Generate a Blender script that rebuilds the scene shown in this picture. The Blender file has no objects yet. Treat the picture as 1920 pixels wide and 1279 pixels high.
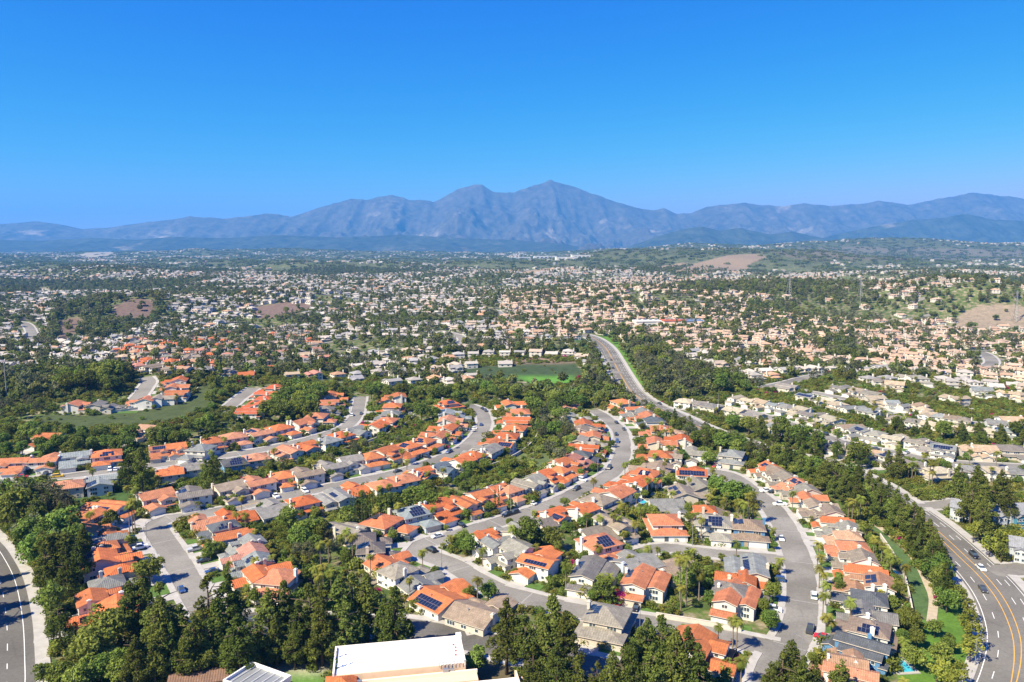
import bpy, math, random
import numpy as np
from mathutils import Vector, Matrix

random.seed(7)
RNG = np.random.default_rng(7)
SC = bpy.context.scene
COL = SC.collection

# ------------------------------------------------------------------ camera
CAM_H, FPX, HORIZON = 110.0, 1400.0, 460.0          # metres, focal length in photo pixels, horizon row
PITCH = math.atan((639.5 - HORIZON) / FPX)
cam_data = bpy.data.cameras.new('camera')
cam_data.sensor_width = 36.0
cam_data.lens = 36.0 * FPX / 1920.0
cam_data.clip_start = 1.0
cam_data.clip_end = 120000.0
cam = bpy.data.objects.new('camera', cam_data)
cam.location = (0, 0, CAM_H)
cam.rotation_euler = (math.pi / 2 - PITCH, 0, 0)
COL.objects.link(cam)
SC.camera = cam

# ------------------------------------------------------------------ sky and sun
SUN_EL = math.radians(46)
SHADOW_AZ = math.radians(36)                         # shadows fall to +x and a little away from the camera
sun_travel = Vector((math.cos(SHADOW_AZ) * math.cos(SUN_EL), math.sin(SHADOW_AZ) * math.cos(SUN_EL), -math.sin(SUN_EL)))
world = bpy.data.worlds.new('World')
SC.world = world
world.use_nodes = True
wn, wl = world.node_tree.nodes, world.node_tree.links
wn.clear()
w_out = wn.new('ShaderNodeOutputWorld')
w_bg = wn.new('ShaderNodeBackground')
w_sky = wn.new('ShaderNodeTexSky')
w_sep = wn.new('ShaderNodeSeparateColor')
w_com = wn.new('ShaderNodeCombineColor')
w_sky.sky_type = 'NISHITA'
w_sky.sun_disc = False
w_sky.sun_elevation = SUN_EL
to_sun = -sun_travel
w_sky.sun_rotation = math.atan2(to_sun.x, to_sun.y)
w_sky.altitude = 300
w_sky.air_density = 1.0
w_sky.dust_density = 0.3
w_sky.ozone_density = 3.0
w_bg.inputs['Strength'].default_value = 0.10
wl.new(w_sky.outputs['Color'], w_sep.inputs[0])           # the photograph's deep, clear blue: a colour response per channel
for ch, gain, power in ((0, 0.0062, 3.6), (1, 0.252, 1.37), (2, 2.85, 0.18)):
    a_, b_ = wn.new('ShaderNodeMath'), wn.new('ShaderNodeMath')
    a_.operation, b_.operation = 'POWER', 'MULTIPLY'
    a_.inputs[1].default_value, b_.inputs[1].default_value = power, gain
    wl.new(w_sep.outputs[ch], a_.inputs[0]); wl.new(a_.outputs[0], b_.inputs[0]); wl.new(b_.outputs[0], w_com.inputs[ch])
wl.new(w_com.outputs[0], w_bg.inputs['Color'])
wl.new(w_bg.outputs['Background'], w_out.inputs['Surface'])

sun_data = bpy.data.lights.new('sun', 'SUN')
sun_data.energy = 5.0
sun_data.angle = math.radians(0.5)
sun_data.color = (1.0, 0.90, 0.68)
sun = bpy.data.objects.new('sun', sun_data)
sun.rotation_euler = sun_travel.to_track_quat('-Z', 'Y').to_euler()
sun.location = (-400, -100, 600)
COL.objects.link(sun)

SC.view_settings.view_transform = 'Standard'
SC.view_settings.look = 'None'
SC.view_settings.exposure = 1.13
SC.view_settings.gamma = 1.0
SC.view_settings.use_curve_mapping = False
cy = SC.cycles
cy.max_bounces = 5
cy.diffuse_bounces = 2
cy.glossy_bounces = 2
cy.transmission_bounces = 2
cy.volume_bounces = 1
cy.transparent_max_bounces = 4
cy.use_denoising = True
cy.sample_clamp_indirect = 4.0
cy.caustics_reflective = False
cy.caustics_refractive = False

# ------------------------------------------------------------------ helpers: terrain and pixel rays
BUMPS = [  # x, y, height, radius x, radius y
    (-285, 575, 11, 120, 55),        # grassed knoll with houses
    (330, 1380, 30, 420, 230),       # ridge with the peach houses
    (-610, 1230, 34, 120, 100), (-400, 1370, 20, 150, 90),
    (735, 1180, 46, 150, 140), (1170, 4100, 95, 800, 500),
    (3300, 6300, 150, 1900, 700), (-2500, 7600, 60, 1800, 700), (1500, 7000, 80, 900, 500),
    (-1200, 2500, 16, 700, 250), (200, 2500, 14, 500, 200), (-150, 3600, 22, 900, 260), (1400, 2300, 18, 600, 240)]

def hgt(x, y, m=math):
    z = 0.0
    for bx_, by_, h_, rx_, ry_ in BUMPS:
        z = z + h_ * m.exp(-((x - bx_) / rx_) ** 2 - ((y - by_) / ry_) ** 2)
    f = m.exp(-((700.0 / (abs(y) + 1.0)) ** 3))
    z = z + f * (9 * m.sin(x / 170 + 1) * m.cos(y / 210 + 2) + 5 * m.sin(x / 83 + y / 105))
    f2 = m.exp(-((1250.0 / (abs(y) + 1.0)) ** 4))
    z = z + f2 * (13 * m.sin(x / 290 + 0.5 + 0.6 * m.sin(y / 410)) * m.cos(y / 235 + 1) + 5)
    return z

CP, SP = math.cos(PITCH), math.sin(PITCH)
def ray(px, py):
    a, b = (px - 960.0) / FPX, -(py - 639.5) / FPX
    return a, CP + b * SP, -SP + b * CP

def at(px, py, zoff=0.0):
    """the point of the terrain (raised by zoff) that a sight line through photo pixel (px, py) meets"""
    dx, dy, dz = ray(px, py)
    t, s = 120.0, 1.0
    while t < 30000:
        if CAM_H + t * dz <= hgt(t * dx, t * dy) + zoff:
            break
        t *= 1.012
    lo, hi = t / 1.012, t
    for _ in range(14):
        mid = (lo + hi) / 2
        if CAM_H + mid * dz <= hgt(mid * dx, mid * dy) + zoff: hi = mid
        else: lo = mid
    x, y = hi * dx, hi * dy
    return Vector((x, y, hgt(x, y)))

def project(x, y, z):
    c = y * CP - (z - CAM_H) * SP
    u = y * SP + (z - CAM_H) * CP
    c = np.where(np.abs(c) < 1e-3, 1e-3, c)
    return 960 + FPX * x / c, 639.5 - FPX * u / c, c

def in_poly(px, py, poly):
    px, py = np.asarray(px, float), np.asarray(py, float)
    r = np.zeros(px.shape, bool)
    n = len(poly)
    for i in range(n):
        x1, y1 = poly[i]; x2, y2 = poly[(i + 1) % n]
        if y1 == y2: continue
        c = ((y1 > py) != (y2 > py)) & (px < (x2 - x1) * (py - y1) / (y2 - y1) + x1)
        r ^= c
    return r

def smooth(pts, step):
    """Catmull-Rom through 2-D world points, resampled about every step metres"""
    P = [Vector((p[0], p[1])) for p in pts]
    P = [P[0] * 2 - P[1]] + P + [P[-1] * 2 - P[-2]]
    out = []
    for i in range(1, len(P) - 2):
        a, b, c, d = P[i - 1], P[i], P[i + 1], P[i + 2]
        n = max(2, int((c - b).length / 2.0))
        for k in range(n):
            t = k / n
            out.append(0.5 * ((2 * b) + (c - a) * t + (2 * a - 5 * b + 4 * c - d) * t * t + (3 * b - a - 3 * c + d) * t ** 3))
    out.append(P[-2])
    res, acc = [out[0]], 0.0
    for p, q in zip(out, out[1:]):
        acc += (q - p).length
        if acc >= step:
            res.append(q); acc = 0.0
    if (res[-1] - out[-1]).length > 0.3: res.append(out[-1])
    return res

def normals(line):
    ns = []
    for i in range(len(line)):
        d = (line[min(i + 1, len(line) - 1)] - line[max(i - 1, 0)])
        d.normalize()
        ns.append(Vector((-d.y, d.x)))
    return ns

ORD = ['zeroth', 'first', 'second', 'third', 'fourth', 'fifth', 'sixth', 'seventh', 'eighth', 'ninth', 'tenth', 'eleventh', 'twelfth',
       'thirteenth', 'fourteenth', 'fifteenth', 'sixteenth', 'seventeenth', 'eighteenth', 'nineteenth']
TENS = {2: 'twent', 3: 'thirt', 4: 'fort', 5: 'fift', 6: 'sixt', 7: 'sevent', 8: 'eight', 9: 'ninet'}
def ordinal(n):
    if n < 20: return ORD[n]
    t, u = divmod(n, 10)
    if t >= 10: return 'hundred-and-' + ordinal(n - 100)
    return TENS[t] + ('ieth' if u == 0 else 'y-' + ORD[u])

def mk(name, mesh, parent=None, loc=None, rz=0.0, scale=None, color=None, link=True):
    o = bpy.data.objects.new(name, mesh)
    if loc is not None: o.location = loc
    if rz: o.rotation_euler = (0, 0, rz)
    if scale is not None: o.scale = scale
    if color is not None: o.color = (*color, 1)
    if parent is not None: o.parent = parent
    COL.objects.link(o)
    return o

def tag(o, label=None, cat=None, group=None, kind=None):
    if label: o['label'] = label
    if cat: o['category'] = cat
    if group: o['group'] = group
    if kind: o['kind'] = kind
    return o

def mesh_np(name, verts, faces, mats=(), mat_idx=None, smooth_shade=False, uvs=None):
    me = bpy.data.meshes.new(name)
    me.from_pydata([tuple(v) for v in verts], [], [tuple(f) for f in faces])
    for m in mats: me.materials.append(m)
    if mat_idx is not None: me.polygons.foreach_set('material_index', np.asarray(mat_idx, np.int32))
    if smooth_shade: me.polygons.foreach_set('use_smooth', np.ones(len(me.polygons), bool))
    if uvs is not None:
        l = me.uv_layers.new(name='UVMap')
        l.data.foreach_set('uv', np.asarray(uvs, np.float32).ravel())
    me.update()
    return me

def mesh_quads(name, V, mats, tint=None, mat_idx=None):
    """V: n x 4 x 3 array of loose quads"""
    V = np.asarray(V, np.float32)
    n = len(V)
    me = bpy.data.meshes.new(name)
    me.vertices.add(n * 4); me.vertices.foreach_set('co', V.reshape(-1))
    me.loops.add(n * 4); me.loops.foreach_set('vertex_index', np.arange(n * 4, dtype=np.int32))
    me.polygons.add(n); me.polygons.foreach_set('loop_start', np.arange(0, n * 4, 4, dtype=np.int32))
    for m in mats: me.materials.append(m)
    if mat_idx is not None: me.polygons.foreach_set('material_index', np.asarray(mat_idx, np.int32))
    me.update(calc_edges=True)
    if tint is not None:
        a = me.attributes.new('leaf', 'FLOAT', 'FACE')
        a.data.foreach_set('value', np.asarray(tint, np.float32))
    return me

class MB:
    """collects boxes and prisms into one mesh"""
    def __init__(s): s.v, s.f, s.m = [], [], []
    def add(s, verts, faces, m=0):
        b = len(s.v); s.v += [tuple(v) for v in verts]
        s.f += [tuple(i + b for i in f) for f in faces]; s.m += [m] * len(faces)
    def box(s, x0, x1, y0, y1, z0, z1, m=0, M=None):
        v = [Vector((x, y, z)) for z in (z0, z1) for x, y in ((x0, y0), (x1, y0), (x1, y1), (x0, y1))]
        if M is not None: v = [M @ p for p in v]
        s.add(v, [(3, 2, 1, 0), (4, 5, 6, 7), (0, 1, 5, 4), (1, 2, 6, 5), (2, 3, 7, 6), (3, 0, 4, 7)], m)
    def tube(s, pts, rad, n=8, m=0, cap=True):
        rings = []
        for i, p in enumerate(pts):
            p = Vector(p)
            d = Vector(pts[min(i + 1, len(pts) - 1)]) - Vector(pts[max(i - 1, 0)])
            d.normalize()
            a = d.cross(Vector((0.31, 0.95, 0.05))); a.normalize(); b = d.cross(a)
            r = rad[i] if hasattr(rad, '__len__') else rad
            rings.append([p + (a * math.cos(t) + b * math.sin(t)) * r for t in [2 * math.pi * k / n for k in range(n)]])
        v = [q for r_ in rings for q in r_]
        f = [(i * n + k, i * n + (k + 1) % n, (i + 1) * n + (k + 1) % n, (i + 1) * n + k) for i in range(len(pts) - 1) for k in range(n)]
        if cap: f += [tuple(range(n))[::-1], tuple(range((len(pts) - 1) * n, len(pts) * n))]
        s.add(v, f, m)
    def mesh(s, name, mats, smooth_shade=False): return mesh_np(name, s.v, s.f, mats, s.m, smooth_shade)

# ------------------------------------------------------------------ materials
def new_mat(name):
    m = bpy.data.materials.new(name); m.use_nodes = True
    nt = m.node_tree; nt.nodes.clear()
    out = nt.nodes.new('ShaderNodeOutputMaterial')
    p = nt.nodes.new('ShaderNodeBsdfPrincipled')
    nt.links.new(p.outputs[0], out.inputs[0])
    return m, nt, p, out
def N(nt, typ, **kw):
    n = nt.nodes.new(typ)
    for k, v in kw.items():
        if k in n.inputs: n.inputs[k].default_value = v
        else: setattr(n, k, v)
    return n
def noise(nt, scale, detail=4, coord=None, rough=0.55):
    n = N(nt, 'ShaderNodeTexNoise'); n.inputs['Scale'].default_value = scale; n.inputs['Detail'].default_value = detail; n.inputs['Roughness'].default_value = rough
    if coord is not None: nt.links.new(coord, n.inputs['Vector'])
    return n
def ramp(nt, src, stops):
    r = nt.nodes.new('ShaderNodeValToRGB')
    e = r.color_ramp.elements
    while len(e) < len(stops): e.new(0.5)
    for el, (p, c) in zip(e, stops):
        el.position = p; el.color = (*c, 1) if len(c) == 3 else c
    nt.links.new(src, r.inputs['Fac'])
    return r
def mixc(nt, fac, a, b, mode='MIX'):
    n = nt.nodes.new('ShaderNodeMix'); n.data_type = 'RGBA'; n.blend_type = mode
    for s, v in ((n.inputs[0], fac), (n.inputs[6], a), (n.inputs[7], b)):
        if isinstance(v, (int, float)): s.default_value = v
        elif isinstance(v, tuple): s.default_value = (*v, 1)
        else: nt.links.new(v, s)
    return n.outputs[2]
def plain(name, col, rough=0.7, var=0.15, scale=0.6, metallic=0.0, spec=0.3):
    m, nt, p, o = new_mat(name)
    tc = N(nt, 'ShaderNodeTexCoord'); ns = noise(nt, scale, 5, tc.outputs['Object'])
    r = ramp(nt, ns.outputs['Fac'], [(0.25, tuple(c * (1 - var) for c in col)), (0.75, tuple(min(1, c * (1 + var)) for c in col))])
    nt.links.new(r.outputs[0], p.inputs['Base Color'])
    p.inputs['Roughness'].default_value = rough; p.inputs['Metallic'].default_value = metallic
    p.inputs['Specular IOR Level'].default_value = spec
    return m
def objcol(name, rough=0.8, var=0.12, scale=0.8, tiles=False, instanced=False):
    """surface in the colour of its own object, with weathering; tiles: rows of roof tile in relief"""
    m, nt, p, o = new_mat(name)
    if instanced:
        a = N(nt, 'ShaderNodeAttribute', attribute_type='INSTANCER', attribute_name='tint'); base = a.outputs['Color']
    else:
        a = N(nt, 'ShaderNodeObjectInfo'); base = a.outputs['Color']
    tc = N(nt, 'ShaderNodeTexCoord'); ns = noise(nt, scale, 6, tc.outputs['Object'], 0.65)
    r = ramp(nt, ns.outputs['Fac'], [(0.25, (1 - var * 2,) * 3), (0.55, (1, 1, 1)), (0.85, (1 + var,) * 3)])
    c = mixc(nt, 1.0, base, r.outputs[0], 'MULTIPLY')
    if tiles:
        uv = N(nt, 'ShaderNodeUVMap')
        br = N(nt, 'ShaderNodeTexBrick'); br.offset = 0.5
        nt.links.new(uv.outputs[0], br.inputs['Vector'])
        br.inputs['Scale'].default_value = 1.0; br.inputs['Brick Width'].default_value = 0.62; br.inputs['Row Height'].default_value = 0.78
        br.inputs['Mortar Size'].default_value = 0.045; br.inputs['Mortar Smooth'].default_value = 0.6
        br.inputs['Color1'].default_value = (0.82, 0.82, 0.82, 1); br.inputs['Color2'].default_value = (1.1, 1.1, 1.1, 1); br.inputs['Mortar'].default_value = (0.62, 0.6, 0.6, 1)
        c = mixc(nt, 0.85, c, br.outputs['Color'], 'MULTIPLY')
        bp = N(nt, 'ShaderNodeBump'); bp.inputs['Strength'].default_value = 0.5; bp.inputs['Distance'].default_value = 0.12
        wv = N(nt, 'ShaderNodeTexWave'); wv.inputs['Scale'].default_value = 0.51; wv.bands_direction = 'X'
        nt.links.new(uv.outputs[0], wv.inputs['Vector'])
        nt.links.new(wv.outputs['Fac'], bp.inputs['Height']); nt.links.new(bp.outputs[0], p.inputs['Normal'])
    nt.links.new(c, p.inputs['Base Color'])
    p.inputs['Roughness'].default_value = rough; p.inputs['Specular IOR Level'].default_value = 0.25
    return m
def leafmat(name, dark, light, instanced=False, trans=0.32, hue=0.05):
    m, nt, p, o = new_mat(name)
    at_ = N(nt, 'ShaderNodeAttribute', attribute_name='leaf')
    oi = N(nt, 'ShaderNodeObjectInfo')
    r = ramp(nt, at_.outputs['Fac'], [(0.0, dark), (1.0, light)])
    h = N(nt, 'ShaderNodeHueSaturation')
    mr = N(nt, 'ShaderNodeMapRange'); mr.inputs['To Min'].default_value = 0.5 - hue; mr.inputs['To Max'].default_value = 0.5 + hue * 0.15
    nt.links.new(oi.outputs['Random'], mr.inputs['Value']); nt.links.new(mr.outputs[0], h.inputs['Hue'])
    mt = N(nt, 'ShaderNodeMath', operation='MULTIPLY'); mt.inputs[1].default_value = 7.31
    fr = N(nt, 'ShaderNodeMath', operation='FRACT'); nt.links.new(oi.outputs['Random'], mt.inputs[0]); nt.links.new(mt.outputs[0], fr.inputs[0])
    mv = N(nt, 'ShaderNodeMapRange'); mv.inputs['To Min'].default_value = 0.65; mv.inputs['To Max'].default_value = 1.3
    nt.links.new(fr.outputs[0], mv.inputs['Value']); nt.links.new(mv.outputs[0], h.inputs['Value'])
    nt.links.new(r.outputs[0], h.inputs['Color'])
    nt.nodes.remove(p)
    d = N(nt, 'ShaderNodeBsdfDiffuse'); t = N(nt, 'ShaderNodeBsdfTranslucent'); mx = N(nt, 'ShaderNodeMixShader')
    mx.inputs[0].default_value = trans
    nt.links.new(h.outputs[0], d.inputs[0]); nt.links.new(h.outputs[0], t.inputs[0])
    nt.links.new(d.outputs[0], mx.inputs[1]); nt.links.new(t.outputs[0], mx.inputs[2]); nt.links.new(mx.outputs[0], o.inputs[0])
    return m

M_ROOF = objcol('roof_tile', 0.8, 0.17, 0.45, tiles=True)
M_WALL = objcol('stucco', 0.9, 0.05, 0.5)
M_PAINT = objcol('car_paint', 0.28, 0.02, 0.5); M_PAINT.node_tree.nodes['Principled BSDF'].inputs['Specular IOR Level'].default_value = 0.6
M_WHITE = plain('white_trim', (0.75, 0.74, 0.71), 0.6, 0.05)
M_GLASS = plain('window_glass', (0.05, 0.07, 0.09), 0.12, 0.2, 0.4, spec=0.7)
M_GARAGE = objcol('garage_paint', 0.6, 0.03, 0.5)
M_SOLAR = plain('solar_cell', (0.012, 0.017, 0.040), 0.22, 0.25, 0.7, spec=0.5)
M_ALU = plain('aluminium', (0.35, 0.36, 0.38), 0.4, 0.1, 1.0, metallic=0.6)
M_RUBBER = plain('rubber', (0.02, 0.02, 0.02), 0.8, 0.1)
M_STEEL = plain('galvanised_steel', (0.32, 0.33, 0.33), 0.5, 0.1, 1.0, metallic=0.4)
M_BARK = plain('bark', (0.11, 0.08, 0.055), 0.95, 0.35, 1.5)
M_PALMBARK = plain('palm_bark', (0.20, 0.16, 0.12), 0.95, 0.3, 2.0)
M_LEAF = {
    'pine': leafmat('pine_needles', (0.055, 0.084, 0.02), (0.195, 0.245, 0.05), hue=0.03),
    'broadleaf': leafmat('broad_leaves', (0.075, 0.125, 0.026), (0.225, 0.325, 0.065)),
    'eucalyptus': leafmat('eucalyptus_leaves', (0.09, 0.105, 0.055), (0.2, 0.22, 0.115)),
    'sycamore': leafmat('sycamore_leaves', (0.125, 0.16, 0.028), (0.32, 0.34, 0.06), hue=0.02),
    'cypress': leafmat('cypress_leaves', (0.035, 0.07, 0.018), (0.11, 0.165, 0.04)),
    'palm': leafmat('palm_fronds', (0.09, 0.13, 0.022), (0.25, 0.285, 0.055)),
    'shrub': leafmat('shrub_leaves', (0.075, 0.12, 0.022), (0.21, 0.27, 0.055), hue=0.07),
    'chaparral': leafmat('chaparral_leaves', (0.08, 0.115, 0.035), (0.24, 0.29, 0.085)),
    'flower': leafmat('bougainvillea_bracts', (0.20, 0.012, 0.06), (0.50, 0.03, 0.16), hue=0.02),
}
M_CONCRETE = plain('concrete', (0.38, 0.36, 0.33), 0.9, 0.16, 0.35)
M_LAWN = plain('lawn_grass', (0.075, 0.14, 0.025), 0.95, 0.35, 0.5)
def asphalt(name='asphalt', k=1.0):
    m, nt, p, o = new_mat(name)
    g = N(nt, 'ShaderNodeNewGeometry')
    a = noise(nt, 0.05, 5, g.outputs['Position']); b = noise(nt, 1.3, 5, g.outputs['Position'], 0.7)
    r1 = ramp(nt, a.outputs['Fac'], [(0.3, (0.100 * k, 0.093 * k, 0.081 * k)), (0.7, (0.152 * k, 0.142 * k, 0.125 * k))])
    r2 = ramp(nt, b.outputs['Fac'], [(0.3, (0.82,) * 3), (0.7, (1.12,) * 3)])
    c = mixc(nt, 1.0, r1.outputs[0], r2.outputs[0], 'MULTIPLY')
    vo = N(nt, 'ShaderNodeTexVoronoi', feature='DISTANCE_TO_EDGE'); vo.inputs['Scale'].default_value = 0.11; nt.links.new(g.outputs['Position'], vo.inputs['Vector'])
    ck = ramp(nt, vo.outputs['Distance'], [(0.0, (0.45,) * 3), (0.02, (1, 1, 1))])
    pt = noise(nt, 0.018, 2, g.outputs['Position']); pr_ = ramp(nt, pt.outputs['Fac'], [(0.56, (1, 1, 1)), (0.575, (0.80,) * 3)])
    c = mixc(nt, 0.22, c, ck.outputs[0], 'MULTIPLY'); c = mixc(nt, 0.8, c, pr_.outputs[0], 'MULTIPLY')
    nt.links.new(c, p.inputs['Base Color']); p.inputs['Roughness'].default_value = 0.9; p.inputs['Specular IOR Level'].default_value = 0.2
    return m
M_ASPHALT = asphalt()
M_ASPHALT_OLD = asphalt('worn_asphalt', 1.75)
M_ASPHALT_MID = asphalt('grey_asphalt', 1.3)
M_LINE_W = plain('white_road_paint', (0.70, 0.69, 0.66), 0.7, 0.12, 1.0)
M_LINE_Y = plain('yellow_road_paint', (0.62, 0.33, 0.05), 0.7, 0.12, 1.0)
M_SEAM = plain('joint_filler', (0.33, 0.315, 0.295), 0.9, 0.1, 1.0)
# ------------------------------------------------------------------ roads (photo pixels of the centre line on the ground, width in metres)
PARKWAY = [(1885, 1330), (1902, 1279), (1910, 1230), (1905, 1185), (1882, 1131), (1848, 1085), (1808, 1046), (1772, 1012), (1735, 980), (1690, 948), (1620, 902), (1540, 872), (1460, 850),
           (1385, 830), (1320, 806), (1265, 780), (1215, 757), (1185, 735), (1165, 705), (1150, 677), (1135, 652), (1114, 635), (1092, 627)]
ROADS = {
    'lower_left_arterial': dict(px=[(64, 1330), (67, 1279), (66, 1242), (60, 1160), (45, 1090), (24, 1047), (0, 1016), (-50, 975), (-110, 945)], w=17.0, off=-8.5, walk=3.4),
    'lower_left_street': dict(px=[(420, 1190), (395, 1160), (362, 1108), (330, 1050), (300, 1005), (292, 985), (318, 973), (362, 968), (430, 955), (500, 939), (580, 922), (655, 906), (755, 885), (805, 868),
                                  (855, 849), (885, 829), (905, 805), (908, 786), (899, 769), (878, 760)], w=8.8, walk=1.9),
    'upper_left_street': dict(px=[(-40, 906), (60, 899), (110, 895), (205, 884), (260, 877), (330, 868), (400, 858), (480, 846), (560, 829), (620, 812), (650, 800), (667, 781), (673, 762), (676, 744)], w=8.2, walk=1.8),
    'centre_street': dict(px=[(1110, 769), (1124, 776), (1140, 787), (1153, 798), (1164, 813), (1168, 832), (1167, 852), (1160, 871), (1145, 889), (1120, 904), (1085, 922), (1035, 946), (960, 972), (900, 990), (842, 1008), (800, 1019), (784, 1031), (806, 1043),
                              (850, 1060), (888, 1084), (940, 1109), (1000, 1126), (1070, 1143), (1130, 1154), (1190, 1164), (1250, 1174), (1310, 1186), (1370, 1199), (1425, 1211), (1480, 1222)], w=8.8, walk=2.0),
    'right_street': dict(px=[(1440, 1300), (1455, 1250), (1480, 1212), (1497, 1180), (1503, 1145), (1504, 1110), (1499, 1060), (1486, 1022), (1469, 985), (1450, 956), (1425, 932), (1400, 914), (1380, 898), (1355, 888), (1322, 885)], w=9.4, walk=2.2),
    'short_close': dict(px=[(1214, 1034), (1240, 1028), (1270, 1029), (1310, 1035), (1370, 1041), (1430, 1046), (1494, 1052)], w=7.8, walk=1.8),
    'parkway': dict(px=PARKWAY, w=16.4, walk=3.0),
    'back_road': dict(px=[(395, 1160), (480, 1168), (580, 1172), (690, 1172), (770, 1180), (840, 1193), (910, 1207), (980, 1222), (1060, 1240), (1150, 1262)], w=11.0, walk=2.4),
    'cream_house_street': dict(px=[(1300, 757), (1360, 764), (1440, 782), (1490, 798), (1540, 815), (1577, 828), (1640, 842), (1690, 851), (1740, 862), (1790, 868), (1865, 872), (1960, 878)], w=7.6, walk=1.6),
    'upper_cream_street': dict(px=[(1500, 732), (1535, 738), (1590, 749), (1630, 757), (1690, 773), (1740, 781), (1800, 790), (1860, 797), (1960, 803)], w=7.4, walk=1.6),
    'hill_road': dict(px=[(1430, 728), (1472, 719), (1510, 709), (1545, 702)], w=9.0, walk=2.0),
    'knoll_street': dict(px=[(255, 750), (264, 740), (273, 727), (279, 717), (272, 708)], w=10.0, walk=2.0),
    'orange_row_street': dict(px=[(432, 762), (448, 748), (462, 738), (475, 728)], w=9.0, walk=2.0),
    'far_left_street': dict(px=[(30, 604), (48, 608), (58, 620), (64, 642)], w=11.0, walk=2.0),
    'condo_side_road': dict(px=[(1700, 951), (1730, 950), (1760, 948), (1800, 942)], w=8.0, walk=1.6),
    'condo_entry': dict(px=[(1855, 1072), (1885, 1070), (1915, 1068), (1960, 1062)], w=9.0, walk=1.6),
    'far_bend': dict(px=[(946, 594), (936, 587), (924, 582)], w=10.0, walk=2.0),
    'far_centre_street': dict(px=[(850, 655), (862, 645), (868, 636), (852, 628), (820, 622)], w=10.0, walk=2.0),
    'far_cream_street': dict(px=[(1835, 660), (1852, 668), (1860, 680), (1850, 688)], w=11.0, walk=2.0),
}
for k, r in ROADS.items():
    w = [at(*p) if p[1] < 1400 else None for p in r['px']]
    line = smooth([(p.x, p.y) for p in w], 3.0)
    if r.get('off'):
        ns = normals(line); line = [p - n * r['off'] for p, n in zip(line, ns)]
    r['line'] = line
    r['arr'] = np.array([[p.x, p.y] for p in line])
    r['nrm'] = normals(line)

def road_dist(x, y, skip=None):
    """distance to the nearest road's edge, that road's name and index"""
    best = (1e9, None, 0)
    for k, r in ROADS.items():
        if k == skip: continue
        d = np.hypot(r['arr'][:, 0] - x, r['arr'][:, 1] - y)
        i = int(d.argmin())
        e = d[i] - r['w'] / 2
        if e < best[0]: best = (e, k, i)
    return best

def ribbon(line, nrm, offs, dz, skip=None, margin=0.0, every=None):
    """strip mesh that follows the terrain; offs: list of (offset, extra height)"""
    V, F = [], []
    k = len(offs)
    for p, n in zip(line, nrm):
        for o, e in offs:
            q = p + n * o
            V.append((q.x, q.y, hgt(q.x, q.y) + dz + e))
    for i in range(len(line) - 1):
        if every and not every(i): continue
        if skip is not None:
            m = (line[i] + line[i + 1]) / 2 + nrm[i] * offs[k // 2][0]
            if road_dist(m.x, m.y, skip)[0] < margin: continue
        for j in range(k - 1):
            a = i * k + j
            F.append((a, a + k, a + k + 1, a + 1))
    return V, F

def dzr(line):
    return 0.10 + 0.0009 * max(0, np.mean([p.y for p in line]) - 500)
for k, r in ROADS.items():
    L, n, hw = r['line'], r['nrm'], r['w'] / 2
    lift = dzr(L) + 0.003 * (list(ROADS).index(k))
    V, F = ribbon(L, n, [(-hw, 0), (-hw / 2, 0.04), (0, 0.08), (hw / 2, 0.04), (hw, 0)], lift)
    road = mk('road', mesh_np('road', V, F, [M_ASPHALT_MID if k == 'parkway' else M_ASPHALT if k in ('lower_left_arterial', 'back_road')  else M_ASPHALT_OLD])); tag(road, kind='structure')
    for s in (-1, 1):
        wk = r['walk']
        o = [(s * hw, -0.15), (s * hw, 0.13), (s * (hw + 0.2), 0.135)]
        V, F = ribbon(L, n, o[::s], lift, k, 0.0)
        if F: mk('kerb', mesh_np('kerb', V, F, [M_CONCRETE]), road)
        o = [(s * (hw + 0.2), 0.13), (s * (hw + wk), 0.15), (s * (hw + wk), -0.5)]
        V, F = ribbon(L, n, o[::s], lift, k, 0.4)
        if F: mk('sidewalk', mesh_np('sidewalk', V, F, [M_CONCRETE]), road)
    r['obj'], r['lift'] = road, lift
    if k in ('lower_left_street', 'centre_street', 'right_street', 'upper_left_street'):
        for i in range(6, len(L) - 4, 7):                        # pale joints across the residential streets
            if L[i].y > 520: continue
            t = Vector((n[i].y, -n[i].x)) * (0.12 + 0.05 * random.random())
            a, b = L[i] - n[i] * (hw - 0.3), L[i] + n[i] * (hw - 0.3)
            V = [(q.x, q.y, hgt(q.x, q.y) + lift + e) for q, e in ((a - t, 0.02), (L[i] - t, 0.10), (b - t, 0.02), (b + t, 0.02), (L[i] + t, 0.10), (a + t, 0.02))]
            mk('joint', mesh_np('joint', V, [(0, 1, 4, 5), (1, 2, 3, 4)], [M_SEAM]), road)

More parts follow.
